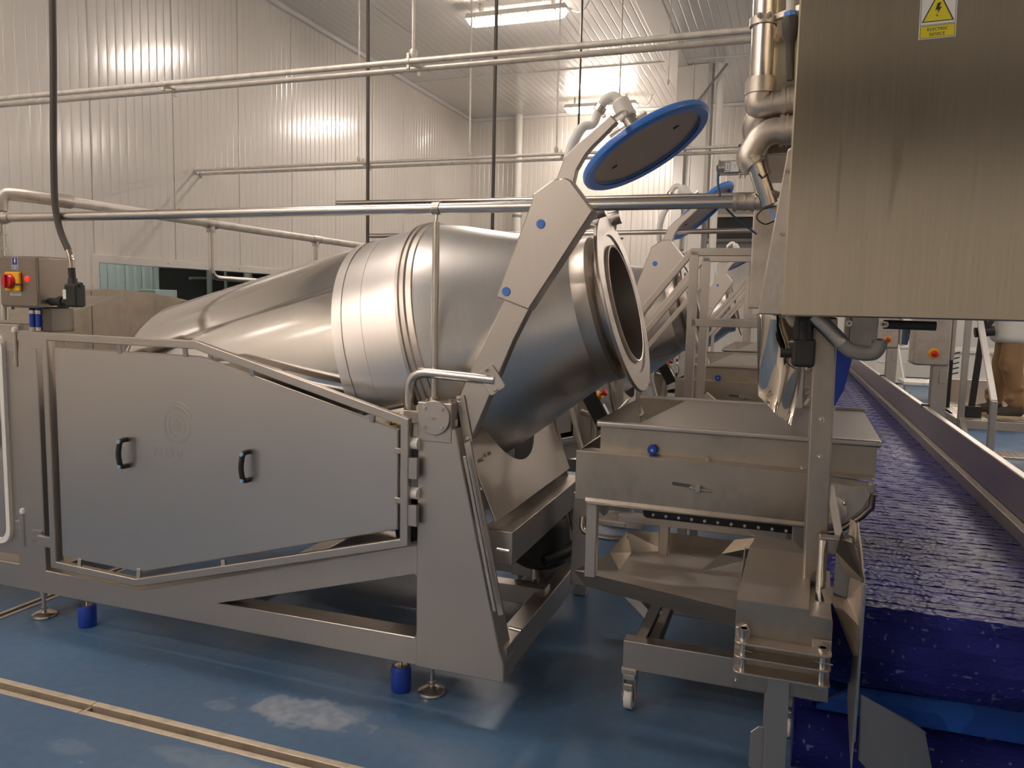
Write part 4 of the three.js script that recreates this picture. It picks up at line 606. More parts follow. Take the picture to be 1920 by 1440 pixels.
{ // glass vacuum jar behind the left leg
  const t = thing('vacuum_jar', 'clear round jar with steel hoop standing between the drum frame and the left hopper leg', 'jar', [-0.64, 0.57, -3.42]);
  part('stand', box(-0.85, -0.76, 0.3, 0.72, -3.36, -3.28, 0.003), M.fitting, t);
  part('glass', turned([[0, 0], [0, 0.085], [0.19, 0.085], [0.2, 0.08], [0.19, 0.078], [0.008, 0.078], [0.008, 0]], [-0.64, 0.6, -3.42], [0, 1, 0], 32), M.glass, t); part('hoop', turned([[0, 0.086], [0, 0.094], [0.012, 0.094], [0.012, 0.086]], [-0.64, 0.79, -3.42], [0, 1, 0], 32), M.pipe, t); part('head', [cyl([-0.64, 0.79, -3.42], [-0.64, 0.82, -3.42], 0.08), cyl([-0.66, 0.82, -3.42], [-0.66, 0.87, -3.42], 0.03)], M.fitting, t);
  part('outlet', sweep(fillet([[-0.8, 0.62, -3.27], [-0.8, 0.56, -3.25], [-0.7, 0.54, -3.25], [-0.6, 0.54, -3.28]], 0.04), 0.013), M.pipe, t); part('inlet', sweep(fillet([[-0.56, 0.72, -3.42], [-0.49, 0.73, -3.42], [-0.5, 0.68, -3.42], [-0.56, 0.6, -3.42]], 0.03), 0.011), M.pipe, t);
  part('base', box(-0.73, -0.55, 0.57, 0.6, -3.5, -3.33, 0.004), M.steel, t); part('bracket', box(-0.78, -0.7, 0.72, 0.76, -3.34, -3.3, 0.003), M.steel, t); part('bracket', box(-0.74, -0.7, 0.72, 0.9, -3.34, -3.3, 0.003), M.steel, t); part('tie', box(-0.8, -0.62, 0.575, 0.595, -3.36, -3.32, 0.002), M.steel, t);
}
{ // tilted emergency stop panel between the first two drums
  const t = thing('stop_panel', 'tilted black-sided stop panel with a red mushroom button behind the nearest drum', 'switch', [-0.88, 0, -3.92]);
  const U = V(0.5, -0.866, 0), W = V(0.866, 0.5, 0);
  const bxx = part('housing', plateOn([-0.985, 1.09, -3.88], U, W, [[0, 0], [0.21, 0], [0.21, 0.075], [0, 0.075]], 0.12, [], 0.004), M.fitting, t); part('side_plate', plateOn([-0.985, 1.09, -3.876], U, W, [[0, 0], [0.21, 0], [0.21, 0.075], [0, 0.075]], 0.004, [], 0.001), M.black, bxx); part('face', plateOn([-0.985, 1.09, -3.879], U, W, [[-0.004, 0.06], [0.214, 0.06], [0.214, 0.08], [-0.004, 0.08]], 0.122, [], 0.002), M.black, bxx);
  const at = (s, k) => V(-0.985, 1.09, -3.9).addScaledVector(U, s).addScaledVector(W, k);
  part('collar', cyl(at(0.05, 0.078), at(0.05, 0.092), 0.024, 0.022), M.yellow, bxx, 'yellow collar'); part('button', turned([[0, 0.009], [0.016, 0.009], [0.018, 0.018], [0.03, 0.019], [0.036, 0.014], [0.037, 0]], at(0.05, 0.09), W, 20), M.red, bxx, 'red mushroom button'); part('display', plateOn(at(0.1, 0.082).add(V(0, 0, 0.015)), U, [0, 0, -1], [[0, 0], [0.07, 0], [0.07, 0.04], [0, 0.04]], 0.006), M.white, bxx, 'small white keypad');
  part('column', box(-1.0, -0.93, 0, 1.06, -3.99, -3.92, 0.004), M.steel, t); part('pipe', sweep(fillet([[-0.9, 0.5, -3.9], [-0.9, 0.98, -3.9], [-0.98, 1.0, -3.9]], 0.05), 0.02), M.pipe, t);
  part('cable_chain', sweep([[-1.06, 1.12, -3.9], [-0.98, 0.86, -3.86], [-0.93, 0.72, -3.84]], (f) => 0.014, 8), M.galv, t);
  const c = copyOf(t, 'stop_panel', [-0.01, 0.0, -2.52], 'tilted stop panel with a red button beneath the second drum');
}
{ // infeed chute block with pinned hinge plates
  const t = thing('discharge_block', 'boxy steel chute block with two pinned hinge plates on a flat leg in the foreground', 'chute', [0.03, 0, -2.2]);
  const f = [[-0.084, 0.53], [0.157, 0.53], [0.157, 0.74], [0.15, 0.757], [0.098, 0.757], [0.098, 0.772], [-0.084, 0.772]];
  part('front_sheet', plateXY(f, -2.1, 0.004), M.sheet, t);
  part('top_sheet', poly3([[-0.084, 0.772, -2.1], [0.098, 0.772, -2.1], [0.11, 0.8, -2.5], [-0.07, 0.8, -2.5]], 0.004), M.steel, t);
  part('ridge_sheet', poly3([[-0.07, 0.8, -2.5], [0.1, 0.8, -2.5], [0.06, 0.82, -2.56], [-0.05, 0.825, -2.56]], 0.004), M.steel, t);
  part('side_sheet', plateZY([[-2.5, 0.6], [-2.104, 0.53], [-2.104, 0.772], [-2.5, 0.8]], -0.08, 0.004), M.sheet, t);
  part('gutter', poly3([[0.098, 0.757, -2.1], [0.152, 0.757, -2.1], [0.165, 0.77, -2.45], [0.112, 0.77, -2.45]], 0.003), M.steel, t); part('side_sheet', plateZY([[-2.45, 0.6], [-2.104, 0.53], [-2.104, 0.745], [-2.45, 0.76]], 0.157, 0.004), M.sheet, t);
  part('wing', poly3([[-0.156, 0.752, -2.55], [-0.078, 0.75, -2.55], [-0.07, 0.79, -2.52], [-0.056, 0.815, -2.56], [-0.12, 0.79, -2.6]], 0.003), M.boxSteel, t);
  part('wing', poly3([[-0.226, 0.683, -2.55], [-0.078, 0.745, -2.546], [-0.156, 0.752, -2.554]], 0.003), M.dark, t);
  const hp = (y, x0, x1) => part('hinge_plate', plateOn([0, y, -2.1], [1, 0, 0], [0, 0, 1], rrect(x0, x1, 0.0, 0.055, 0.018), 0.006), M.steel, t);
  hp(0.672, -0.082, 0.157).rotation.z = 0; hp(0.634, -0.082, 0.157); hp(0.592, -0.082, 0.157);
  part('hinge_lug', plateXY([[0.11, 0.672], [0.157, 0.672], [0.157, 0.7], [0.11, 0.7]], -2.092, 0.006), M.steel, t); part('hinge_lug', plateXY([[-0.082, 0.672], [-0.045, 0.672], [-0.045, 0.7], [-0.055, 0.712], [-0.082, 0.7]], -2.092, 0.004), M.steel, t);
  for (const x of [-0.06, 0.135]) { const p = part('pin', [cyl([x, 0.585, -2.065], [x, 0.712 - (x > 0 ? 0.02 : 0), -2.065], 0.0085, 0.0085, 16), cyl([x, 0.675, -2.065], [x, 0.712 - (x > 0 ? 0.02 : 0), -2.065], 0.009, 0.015, 16)], M.pipe, t); part('split_pin', bar([x - 0.02, 0.655, -2.06], [x + 0.025, 0.652, -2.06], 0.004), M.bolt, p); }
  part('screw', bolt([-0.075, 0.55, -2.1], [0, 0, 1], 0.004), M.bolt, t);
  part('leg', plateOn([0.01, 0.59, -2.07], [1, 0, 0], [0, 1, 0.02], [[0, -0.59], [0.058, -0.59], [0.05, 0], [-0.004, 0]], 0.006), M.steel, t); part('leg_foot', box(-0.02, 0.09, 0, 0.012, -2.14, -2.04, 0.003), M.steel, t);
  part('clip_plate', plateXY([[-0.03, 0.3], [0.005, 0.28], [0.005, 0.42], [-0.01, 0.42], [-0.03, 0.4]], -2.12, 0.004), M.steel, t);
  part('support', box(0.0, 0.06, 0.0, 0.6, -2.45, -2.39, 0.004), M.steel, t);
}
{ // folded deflector beside the belt head
  const t = thing('deflector_guard', 'tall folded steel guard with a bright front edge, between chute block and belt head', 'guard', [0.22, 0, -2.2]);
  part('blade', plateZY([[-2.36, 0.7], [-2.3, 0.45], [-2.1, 0.36], [-2.1, 0.865], [-2.2, 0.91], [-2.36, 0.955]], 0.226, 0.004), M.steel, t);
  part('front_edge', bar([0.2255, 0.44, -2.098], [0.2255, 0.862, -2.098], 0.0065, 0.005, V(0, 0, 1), 0.001), M.bolt, t);
  part('upper_fold', poly3([[0.222, 0.868, -2.1], [0.21, 0.925, -2.3], [0.178, 0.935, -2.3], [0.16, 0.905, -2.2], [0.19, 0.85, -2.18]], 0.003), M.boxSteel, t);
  part('channel_wall', poly3([[0.195, 0.78, -2.19], [0.222, 0.72, -2.12], [0.222, 0.86, -2.11], [0.2, 0.86, -2.19]], 0.003), M.steel, t);
  part('channel_wall', poly3([[0.16, 0.795, -2.2], [0.197, 0.78, -2.2], [0.197, 0.86, -2.2], [0.16, 0.905, -2.2]], 0.003), M.sheet, t);
  part('lower_fold', poly3([[0.15, 0.79, -2.19], [0.212, 0.66, -2.12], [0.222, 0.665, -2.11], [0.222, 0.74, -2.12], [0.195, 0.785, -2.19]], 0.003), M.boxSteel, t);
  part('side_lug', poly3([[0.128, 0.8, -2.19], [0.158, 0.81, -2.2], [0.16, 0.77, -2.18], [0.14, 0.77, -2.18]], 0.003), M.sheet, t);
  part('flare', poly3([[0.236, 0.56, -2.12], [0.243, 0.38, -2.12], [0.29, 0.31, -2.175], [0.46, 0.25, -2.35], [0.424, 0.394, -2.315], [0.387, 0.431, -2.28]], 0.004), M.steel, t);
  part('strap', bar([0.142, 1.06, -2.33], [0.178, 0.9, -2.3], 0.022, 0.006, V(0, 0, 1)), M.steel, t); part('clamp', [box(0.12, 0.205, 0.88, 0.925, -2.3, -2.26, 0.003), cyl([0.13, 0.925, -2.255], [0.16, 0.925, -2.255], 0.005)], M.steel, t);
  part('round_bar', sweep([[0.128, 0.92, -2.25], [0.128, 0.72, -2.2]], 0.012), M.pipe, t); part('small_plate', poly3([[0.2, 0.9, -2.36], [0.228, 0.875, -2.36], [0.222, 0.945, -2.38], [0.205, 0.955, -2.38]], 0.003), M.sheet, t);
}
{ // square pillar in front of the hopper
  const t = thing('support_pillar', 'square steel pillar from the chute block up to the cabinet bottom', 'pillar', [0.1, 0.775, -2.33]);
  part('tube', bar([0.1168, 0.775, -2.345], [0.103, 1.53, -2.345], 0.062, 0.06, V(0, 0, 1), 0.006), M.sheet, t); for (const y of [1.14, 1.245]) part('bolt', bolt([0.103 + (1.53 - y) * 0.018, y, -2.315], [0, 0, 1], 0.006), M.bolt, t); part('bolt', bolt([0.075, 1.385, -2.33], [-1, 0, 0.3], 0.007), M.bolt, t);
  part('rear_tube', box(0.037, 0.075, 1.185, 1.535, -3.1, -3.05, 0.003), M.steel, t);
}

// ================= BELT CONVEYOR =================
{
  const beltBump = dataTex(512, (x, y) => { const c = 0.5 * vnoise(x * 60, y * 60, 60, 60, 51) + 0.5 * vnoise(x * 25, y * 110, 25, 110, 52); return [c, c, c]; });
  const beltCol = dataTex(256, (x, y) => { const a = vnoise(x * 6, y * 6, 6, 6, 53), b = vnoise(x * 50, y * 50, 50, 50, 54); const w = b > 0.9 ? 0.25 : 0; return [0.11 + 0.05 * a + w, 0.125 + 0.05 * a + w, 0.37 + 0.1 * a + w * 0.6]; }, true);
  M.belt = new THREE.MeshPhysicalMaterial({ color: 0xffffff, map: rep(beltCol, 1.5, 1.5), roughness: 0.34, specularIntensity: 0.22, ior: 1.4, bumpMap: rep(beltBump, 1.7, 1.7), bumpScale: 0.0022 });
  M.tray = new THREE.MeshPhysicalMaterial({ color: 0x1d55b0, roughness: 0.35, map: rep(dataTex(256, (x, y) => { const s = vnoise(x * 5, y * 14, 5, 14, 55) * 0.6 + vnoise(x * 16, y * 10, 16, 10, 56) * 0.4; return s > 0.68 ? [1, 1, 0.95] : [0.55, 0.6, 0.75]; }), 1.2, 1.2) });
  const t = thing('belt_conveyor', 'long dark blue modular belt conveyor running away beside the hoppers', 'conveyor', [0.5, 0, -2.3]);
  const P = 0.05, X0 = 0.15, X1 = 0.84;
  const linkGeo = (v) => {                         // one belt row: plate, hinge knuckles on its front edge, small studs
    const g = [box(-0.345, 0.345, -0.016, 0.0006, -0.0245, 0.0265, 0.002)], s = seed; seed = 100 + v;
    const k = new THREE.BoxGeometry(0.69, 0.012, 0.038, 70, 1, 3), kp = k.attributes.position, jit = new Map(); for (let i = 0; i < kp.count; i++) { const key = kp.getX(i).toFixed(4) + (kp.getY(i) > 0) + kp.getZ(i).toFixed(4); if (!jit.has(key)) jit.set(key, [rnd(), rnd()]); const [r1, r2] = jit.get(key); if (kp.getY(i) > 0) kp.setY(i, kp.getY(i) + 0.0022 * (r1 - 0.5)); kp.setZ(i, kp.getZ(i) + 0.004 * (r2 - 0.5)); }
    k.translate(0, -0.0045, 0.004); const kf = k.toNonIndexed(); kf.computeVertexNormals(); g.push(kf); seed = s;
    const q = join(g); const p = q.attributes.position; for (let i = 0; i < p.count; i++) p.setY(i, p.getY(i) + 0.0012 * Math.sin(p.getX(i) * 37 + v * 5) + 0.0008 * Math.sin(p.getX(i) * 91 + v)); boxUV(q); q.translate(0, 0, 0); { const uv = q.attributes.uv; for (let i = 0; i < uv.count; i++) uv.setXY(i, uv.getX(i) + v * 0.37, uv.getY(i) + v * 0.21); } return q; };
  const variants = [0, 1, 2, 3].map(linkGeo), R = 0.115, zc = -2.36, yc = 0.72 - R, rest = [];
  const place = (k) => { // along the belt: negative arc lengths wrap round the head roller
    const s = k * P; if (s >= 0) return [0.72, zc - s, 0]; const a = -s / R; if (a < Math.PI) return [yc + R * Math.cos(a), zc + R * Math.sin(a), a]; return [yc - R, zc - (a - Math.PI) * R, Math.PI]; };
  for (let k = -10; k < 214; k++) {
    const [y, z, a] = place(k), v = variants[((k * 7) % 4 + 4) % 4], tilt = (rnd() - 0.5) * 0.05, dx = (rnd() - 0.5) * 0.003;
    if (k < 60) { const m = new THREE.Mesh(v, M.belt); m.name = 'belt_link'; m.position.set(0.495 + dx - t.position.x, y - t.position.y, z - t.position.z); m.rotation.x = a + tilt; m.castShadow = m.receiveShadow = true; t.add(m); }
    else rest.push(v.clone().rotateX(a + tilt).translate(0.495 + dx - t.position.x, y - t.position.y, z - t.position.z));
  }
  const far = new THREE.Mesh(mergeGeometries(rest), M.belt); far.name = 'belt_links'; far.userData.kind = 'stuff'; far.castShadow = far.receiveShadow = true; t.add(far);
  part('head_roller', cyl([X0 + 0.01, yc, zc], [X1 - 0.01, yc, zc], 0.09, 0.09, 32), M.blueDark, t); part('head_shaft', cyl([X0 - 0.06, yc, zc], [X1 + 0.06, yc, zc], 0.02), M.bolt, t);
  part('side_guard', plateZY([[-13, 0.64], [-2.0, 0.64], [-2.0, 0.946], [-13, 0.946]], 0.866, 0.005), M.steel, t);
  part('guard_lip', box(0.862, 0.892, 0.942, 0.948, -13, -2.0, 0.002), M.steel, t);
  part('wear_strip', box(0.842, 0.861, 0.69, 0.775, -13, -2.35, 0.003), M.steel, t); part('seam', box(0.8585, 0.8605, 0.79, 0.796, -13, -2.0, 0.001), M.dark, t);
  part('left_guard', box(0.128, 0.14, 0.6, 0.8, -13, -3.35, 0.003), M.steel, t); part('left_beam', box(0.12, 0.14, 0.5, 0.68, -13, -2.42, 0.003), M.steel, t); part('right_beam', box(0.85, 0.87, 0.4, 0.66, -13, -2.0, 0.003), M.steel, t);
  part('drip_tray', [plateXY([[0.15, 0.35], [0.86, 0.355], [0.86, 0.44], [0.7, 0.45], [0.26, 0.44], [0.15, 0.36]], -2.42, 0.02)], M.tray, t, 'bright blue splashed tray plate'); part('drip_tray', box(0.12, 0.85, 0.36, 0.38, -4.5, -2.44, 0.004), M.tray, t);
  part('return_roller', cyl([0.09, 0.22, -2.54], [0.83, 0.22, -2.54], 0.12, 0.12, 32), M.belt, t);
  for (const z of [-2.55, -5, -7.6, -10.2, -12.8]) for (const x of [0.16, 0.83]) part('leg', box(x - 0.025, x + 0.025, 0, 0.52, z - 0.025, z + 0.025, 0.004), M.steel, t);
  part('sheet_splash', poly3([[0.29, 0.8, -3.4], [0.18, 0.8, -3.42], [0.18, 1.0, -3.42], [0.26, 1.0, -3.4]], 0.004), M.sheet, t);
}
// ================= CABINET OVER THE CONVEYOR =================
{
  const cabC = dataTex(1024, (x, y) => {
    const g = 0.55 * vnoise(x * 300, y * 8, 300, 8, 61) + 0.45 * vnoise(x * 520, y * 20, 520, 20, 62), b = vnoise(x * 5, y * 4, 5, 4, 63);
    let c = 0.84 + 0.1 * g + 0.06 * b; const dr = vnoise(x * 150 + 0.6 * vnoise(x * 20, y * 30, 20, 30, 69), 3, 150, 8, 64), len = vnoise(x * 60, 5, 60, 8, 65), dy = y - (0.2 - 0.13 * len);
    if (dr > 0.72 && y < 0.2 && dy > -0.03) c *= 1 - 0.22 * cl((dr - 0.72) * 6) * cl((dy + 0.03) / 0.03) * cl((0.2 - y) / 0.05);
    const sp = vnoise(x * 170, y * 110, 170, 110, 66); if (sp > 0.972 && y > 0.25 && vnoise(x * 3, y * 3, 3, 3, 67) > 0.3) c = Math.min(1, c + 0.3);
    return [c, c * 0.985, c * 0.95]; });
  M.cabinet = new THREE.MeshStandardMaterial({ color: 0xd4cab8, metalness: 1, roughness: 0.21, map: rep(cabC, 0.6, 0.6), roughnessMap: rep(grainR, 1, 1, Math.PI / 2) });
  const t = thing('cabinet', 'big brushed steel cabinet with an ELECTRIC DEVICE sign filling the upper right corner', 'cabinet', [0.7, 1.53, -2.4]);
  part('front_panel', plateXY([[-0.012, 1.533], [1.6, 1.533], [1.6, 3.3], [-0.012, 3.3]], -2.15, 0.02, [], 0.004), M.cabinet, t);
  part('body', box(-0.008, 1.6, 1.535, 3.3, -2.75, -2.17, 0.004), M.cabinet, t);
  part('rear_box', box(-0.104, 1.6, 2.06, 3.3, -3.4, -2.78, 0.005), M.cabinet, t); part('rear_box', box(-0.13, 1.6, 1.55, 1.9, -3.4, -2.9, 0.005), M.fitting, t);
  const sk = part('side_skirt', plateXY([[-0.073, 1.535], [-0.006, 1.535], [-0.006, 1.97], [-0.02, 1.96]], -2.17, 0.4, [], 0.003), M.fitting, t);
  for (const [x, y] of [[-0.016, 1.905], [-0.021, 1.745]]) part('screw', [cyl([x, y, -2.17], [x, y, -2.16], 0.005, 0.004, 10), cyl([x - 0.006, y, -2.163], [x, y, -2.163], 0.003)], M.bolt, sk);
  const sign = canvasTex(384, 576, (g, w, h) => {
    g.fillStyle = '#ece8df'; g.fillRect(0, 0, w, h); g.strokeStyle = '#4a4640'; g.lineWidth = 6; g.strokeRect(12, 12, w - 24, 404);
    g.fillStyle = '#4a4640'; g.beginPath(); g.moveTo(192, 40); g.lineTo(362, 388); g.lineTo(22, 388); g.closePath(); g.fill(); g.fillStyle = '#e0d02c'; g.beginPath(); g.moveTo(192, 72); g.lineTo(340, 376); g.lineTo(44, 376); g.closePath(); g.fill();
    g.fillStyle = '#3c382f'; g.beginPath(); [[180, 180], [222, 176], [200, 226], [228, 222], [184, 300], [190, 340], [166, 306], [182, 312], [190, 254], [160, 260]].forEach(([x, y], i) => i ? g.lineTo(x, y) : g.moveTo(x, y)); g.fill();
    g.fillStyle = '#e0d02c'; g.fillRect(12, 428, w - 24, 136); g.strokeRect(12, 428, w - 24, 136); g.fillStyle = '#4a4640'; g.font = 'bold 48px sans-serif'; g.textAlign = 'center'; g.textBaseline = 'middle'; g.fillText('ELECTRIC', 192, 470, 230); g.fillText('DEVICE', 192, 526, 180); });
  part('sign', print([0.263, 2.2, -2.1485], [1, 0.02, 0], [-0.02, 1, 0], 0.0785, 0.118), printed(sign), t, 'white and yellow sign with a lightning triangle reading ELECTRIC DEVICE');
}
{ // mirror-bright bent flap hanging from the cabinet
  const N = 20, K = 16, pos = [], idx = [];
  const top0 = V(-0.086, 1.535, -2.5), top1 = V(0.05, 1.535, -2.42), bot0 = V(-0.068, 1.285, -2.5), bot1 = V(0.03, 1.205, -2.42);
  for (const back of [0, 1]) for (let j = 0; j <= K; j++) for (let i = 0; i <= N; i++) {
    const u = i / N, v = j / K, p = top0.clone().lerp(top1, u).lerp(bot0.clone().lerp(bot1, u), v); p.z += 0.045 * Math.sin(u * Math.PI * 1.25 + 0.5) * (1 - 0.45 * v) + 0.014 * Math.sin(u * 9 + v * 3) * v - back * 0.0025; p.x += 0.012 * Math.sin(v * 3.1) * u; if (v > 0.9) p.z += (v - 0.9) * 0.12; pos.push(p.x, p.y, p.z); }
  const W = N + 1, S = W * (K + 1), q = (a, b, c, d) => idx.push(a, b, c, a, c, d);
  for (let j = 0; j < K; j++) for (let i = 0; i < N; i++) { const a = j * W + i; q(a, a + W, a + W + 1, a + 1); q(S + a, S + a + 1, S + a + W + 1, S + a + W); }
  for (let i = 0; i < N; i++) { q(i, i + 1, S + i + 1, S + i); const a = K * W + i; q(a, S + a, S + a + 1, a + 1); }
  for (let j = 0; j < K; j++) { const a = j * W; q(a, S + a, S + a + W, a + W); q(a + N, a + N + W, S + a + N + W, S + a + N); }
  const g = new THREE.BufferGeometry(); g.setAttribute('position', new THREE.Float32BufferAttribute(pos, 3)); g.setIndex(idx); g.computeVertexNormals();
  solo('deflector_flap', keepUV(prep(g)), M.mirror, 'mirror-bright bent steel flap hanging under the cabinet corner', 'flap');
  const m = thing('angled_connector', 'black angular cable connector hanging under the cabinet at the pillar top', 'plug', [0.05, 1.39, -2.27]);
  part('neck', [box(0.027, 0.068, 1.46, 1.537, -2.3, -2.25, 0.006), cyl([0.047, 1.465, -2.272], [0.047, 1.52, -2.272], 0.026, 0.026, 8)], M.black, m); part('body', box(0.019, 0.08, 1.394, 1.472, -2.302, -2.245, 0.01), M.black, m); part('gland', cyl([-0.01, 1.43, -2.27], [0.022, 1.43, -2.27], 0.013), M.black, m); part('wire', sweep(smooth([[0.0, 1.42, -2.26], [0.012, 1.4, -2.255], [0.032, 1.389, -2.25]], 8), 0.002, 6), M.black, m); part('screw', bolt([0.02, 1.462, -2.255], [-1, 0, 0.4], 0.005), M.bolt, m);
  const p = thing('elbow_duct', 'bent steel spout ending in grey rubber hose under the cabinet', 'pipe', [0.18, 1.45, -2.42]);
  part('spout', sweep(smooth([[0.07, 1.535, -2.265], [0.106, 1.501, -2.265], [0.145, 1.462, -2.265]], 12), 0.0215, 18), M.fitting, p); part('hose', sweep(smooth([[0.143, 1.464, -2.265], [0.17, 1.443, -2.265], [0.208, 1.437, -2.265], [0.226, 1.441, -2.265], [0.236, 1.46, -2.265], [0.237, 1.474, -2.265]], 24), 0.0195, 18), M.grey, p);
  const j = thing('junction_case', 'plain steel junction box under the cabinet, above the grey hose', 'box', [0.215, 1.44, -2.5]); part('case', box(0.178, 0.25, 1.446, 1.534, -2.55, -2.45, 0.004), M.fitting, j); part('flange', box(0.165, 0.178, 1.46, 1.534, -2.53, -2.47, 0.002), M.fitting, j); for (const x of [0.172, 0.262]) part('bolt', bolt([x, 1.513, -2.45], [0, 0, 1], 0.006), M.bolt, j); part('spindle', cyl([0.25, 1.464, -2.5], [0.27, 1.464, -2.47], 0.007), M.bolt, j);
  const tb = solo('dark_rail', sweep([[0.265, 1.513, -2.47], [0.4, 1.512, -2.47]], 0.013), M.cable, 'short dark tube running right from the junction box under the cabinet', 'pipe'); part('nut', bolt([0.268, 1.513, -2.455], [0, 0, 1], 0.006), M.bolt, tb);
  const b = thing('blue_chute', 'bright blue plastic chute plate beside the pillar, above the belt', 'chute', [0.19, 1.2, -2.95]); part('plate', plateXY([[0.12, 1.44], [0.235, 1.44], [0.205, 1.27], [0.165, 1.185], [0.12, 1.16]], -2.95, 0.02), M.blueDark, b); part('side', plateZY([[-3.5, 1.25], [-2.95, 1.2], [-2.95, 1.44], [-3.5, 1.44]], 0.15, 0.015), M.blueDark, b); part('hanger', box(0.13, 0.16, 1.43, 1.55, -3.0, -2.96, 0.003), M.steel, b); part('bolt', bolt([0.17, 1.2, -2.95], [0, 0, 1], 0.008), M.bolt, b);
}
// ================= STAIRS BETWEEN THE DRUMS =================
{
  const t = thing('stair_rail', 'square-tube stair handrail standing between the nearest and second hopper', 'railing', [-0.3, 0, -4.7]);
  for (const [z, x] of [[-4.45, -0.5], [-5.02, -0.49]]) {
    part('post', bar([x, 0, z], [x, 1.86, z], 0.05, 0.04, V(0, 0, 1)), M.steel, t); part('top_rail', bar([x - 0.02, 1.855, z], [0.1, 1.855, z], 0.04, 0.042), M.steel, t); part('middle_rail', bar([x, 1.465, z], [0.1, 1.465, z], 0.04, 0.042), M.steel, t);
    part('slope_rail', bar([x - 0.012, 1.86, z], [x - 0.4, 1.37, z], 0.035, 0.035), M.steel, t); part('slope_rail', bar([x, 1.72, z], [x - 0.4, 1.22, z], 0.03, 0.03), M.steel, t); part('slope_post', bar([x - 0.39, 0.85, z], [x - 0.39, 1.38, z], 0.035, 0.035, V(0, 0, 1)), M.steel, t);
    part('stringer', bar([-0.4, 0.98, z], [-0.95, 0.3, z], 0.04, 0.12), M.steel, t);
  }
  for (let k = 0; k < 3; k++) part('tread', box(-0.68 - k * 0.16, -0.5 - k * 0.16, 0.74 - k * 0.2, 0.77 - k * 0.2, -5.0, -4.47, 0.003), M.fitting, t); part('landing', box(-0.5, 0.1, 0.94, 0.97, -5.02, -4.45, 0.003), M.fitting, t); part('post', bar([0.08, 0, -4.45], [0.08, 0.95, -4.45], 0.04, 0.04, V(0, 0, 1)), M.steel, t);
  copyOf(t, 'stair_rail', [0.1, 0, -4.1], 'smaller stair handrail farther back, beside the farthest drum');
}
// ================= RIGHT SIDE: POSTS, PLATFORM, TUBS =================
function controlPost(label, x, z) {
  const t = thing('control_post', label, 'post', [x, 0, z]);
  part('post', box(x - 0.045, x + 0.045, 0, 1.3, z - 0.05, z + 0.04, 0.006), M.steel, t); part('floor_plate', box(x - 0.09, x + 0.09, 0, 0.012, z - 0.1, z + 0.09, 0.002), M.steel, t); const c = part('case', plateXY(rrect(x - 0.165, x + 0.045, 1.212, 1.53, 0.02), z + 0.06, 0.2, [], 0.01), M.fitting, t); part('side_case', box(x + 0.05, x + 0.075, 1.25, 1.53, z - 0.13, z + 0.03, 0.006), M.steel, c);
  part('collar', cyl([x - 0.047, 1.29, z + 0.06], [x - 0.047, 1.29, z + 0.068], 0.034, 0.032, 28), M.yellow, c, 'yellow round collar'); part('button', turned([[0, 0.012], [0.012, 0.013], [0.014, 0.022], [0.026, 0.021], [0.03, 0.014], [0.031, 0]], [x - 0.047, 1.29, z + 0.067], [0, 0, 1], 24), M.red, c, 'red mushroom button');
  part('tag', plateXY(rrect(x - 0.005, x + 0.038, 1.1, 1.19, 0.012), z + 0.048, 0.01), M.steel, t); part('bracket', box(x - 0.085, x - 0.045, 0.93, 0.96, z - 0.03, z + 0.02, 0.002), M.dark, t); return t;
}
controlPost('nearer control post with a yellow-collared red stop button, in front of the tubs', 0.945, -5.6);
controlPost('farther control post with its red stop button partly behind the grey hose', 0.945, -8.0);
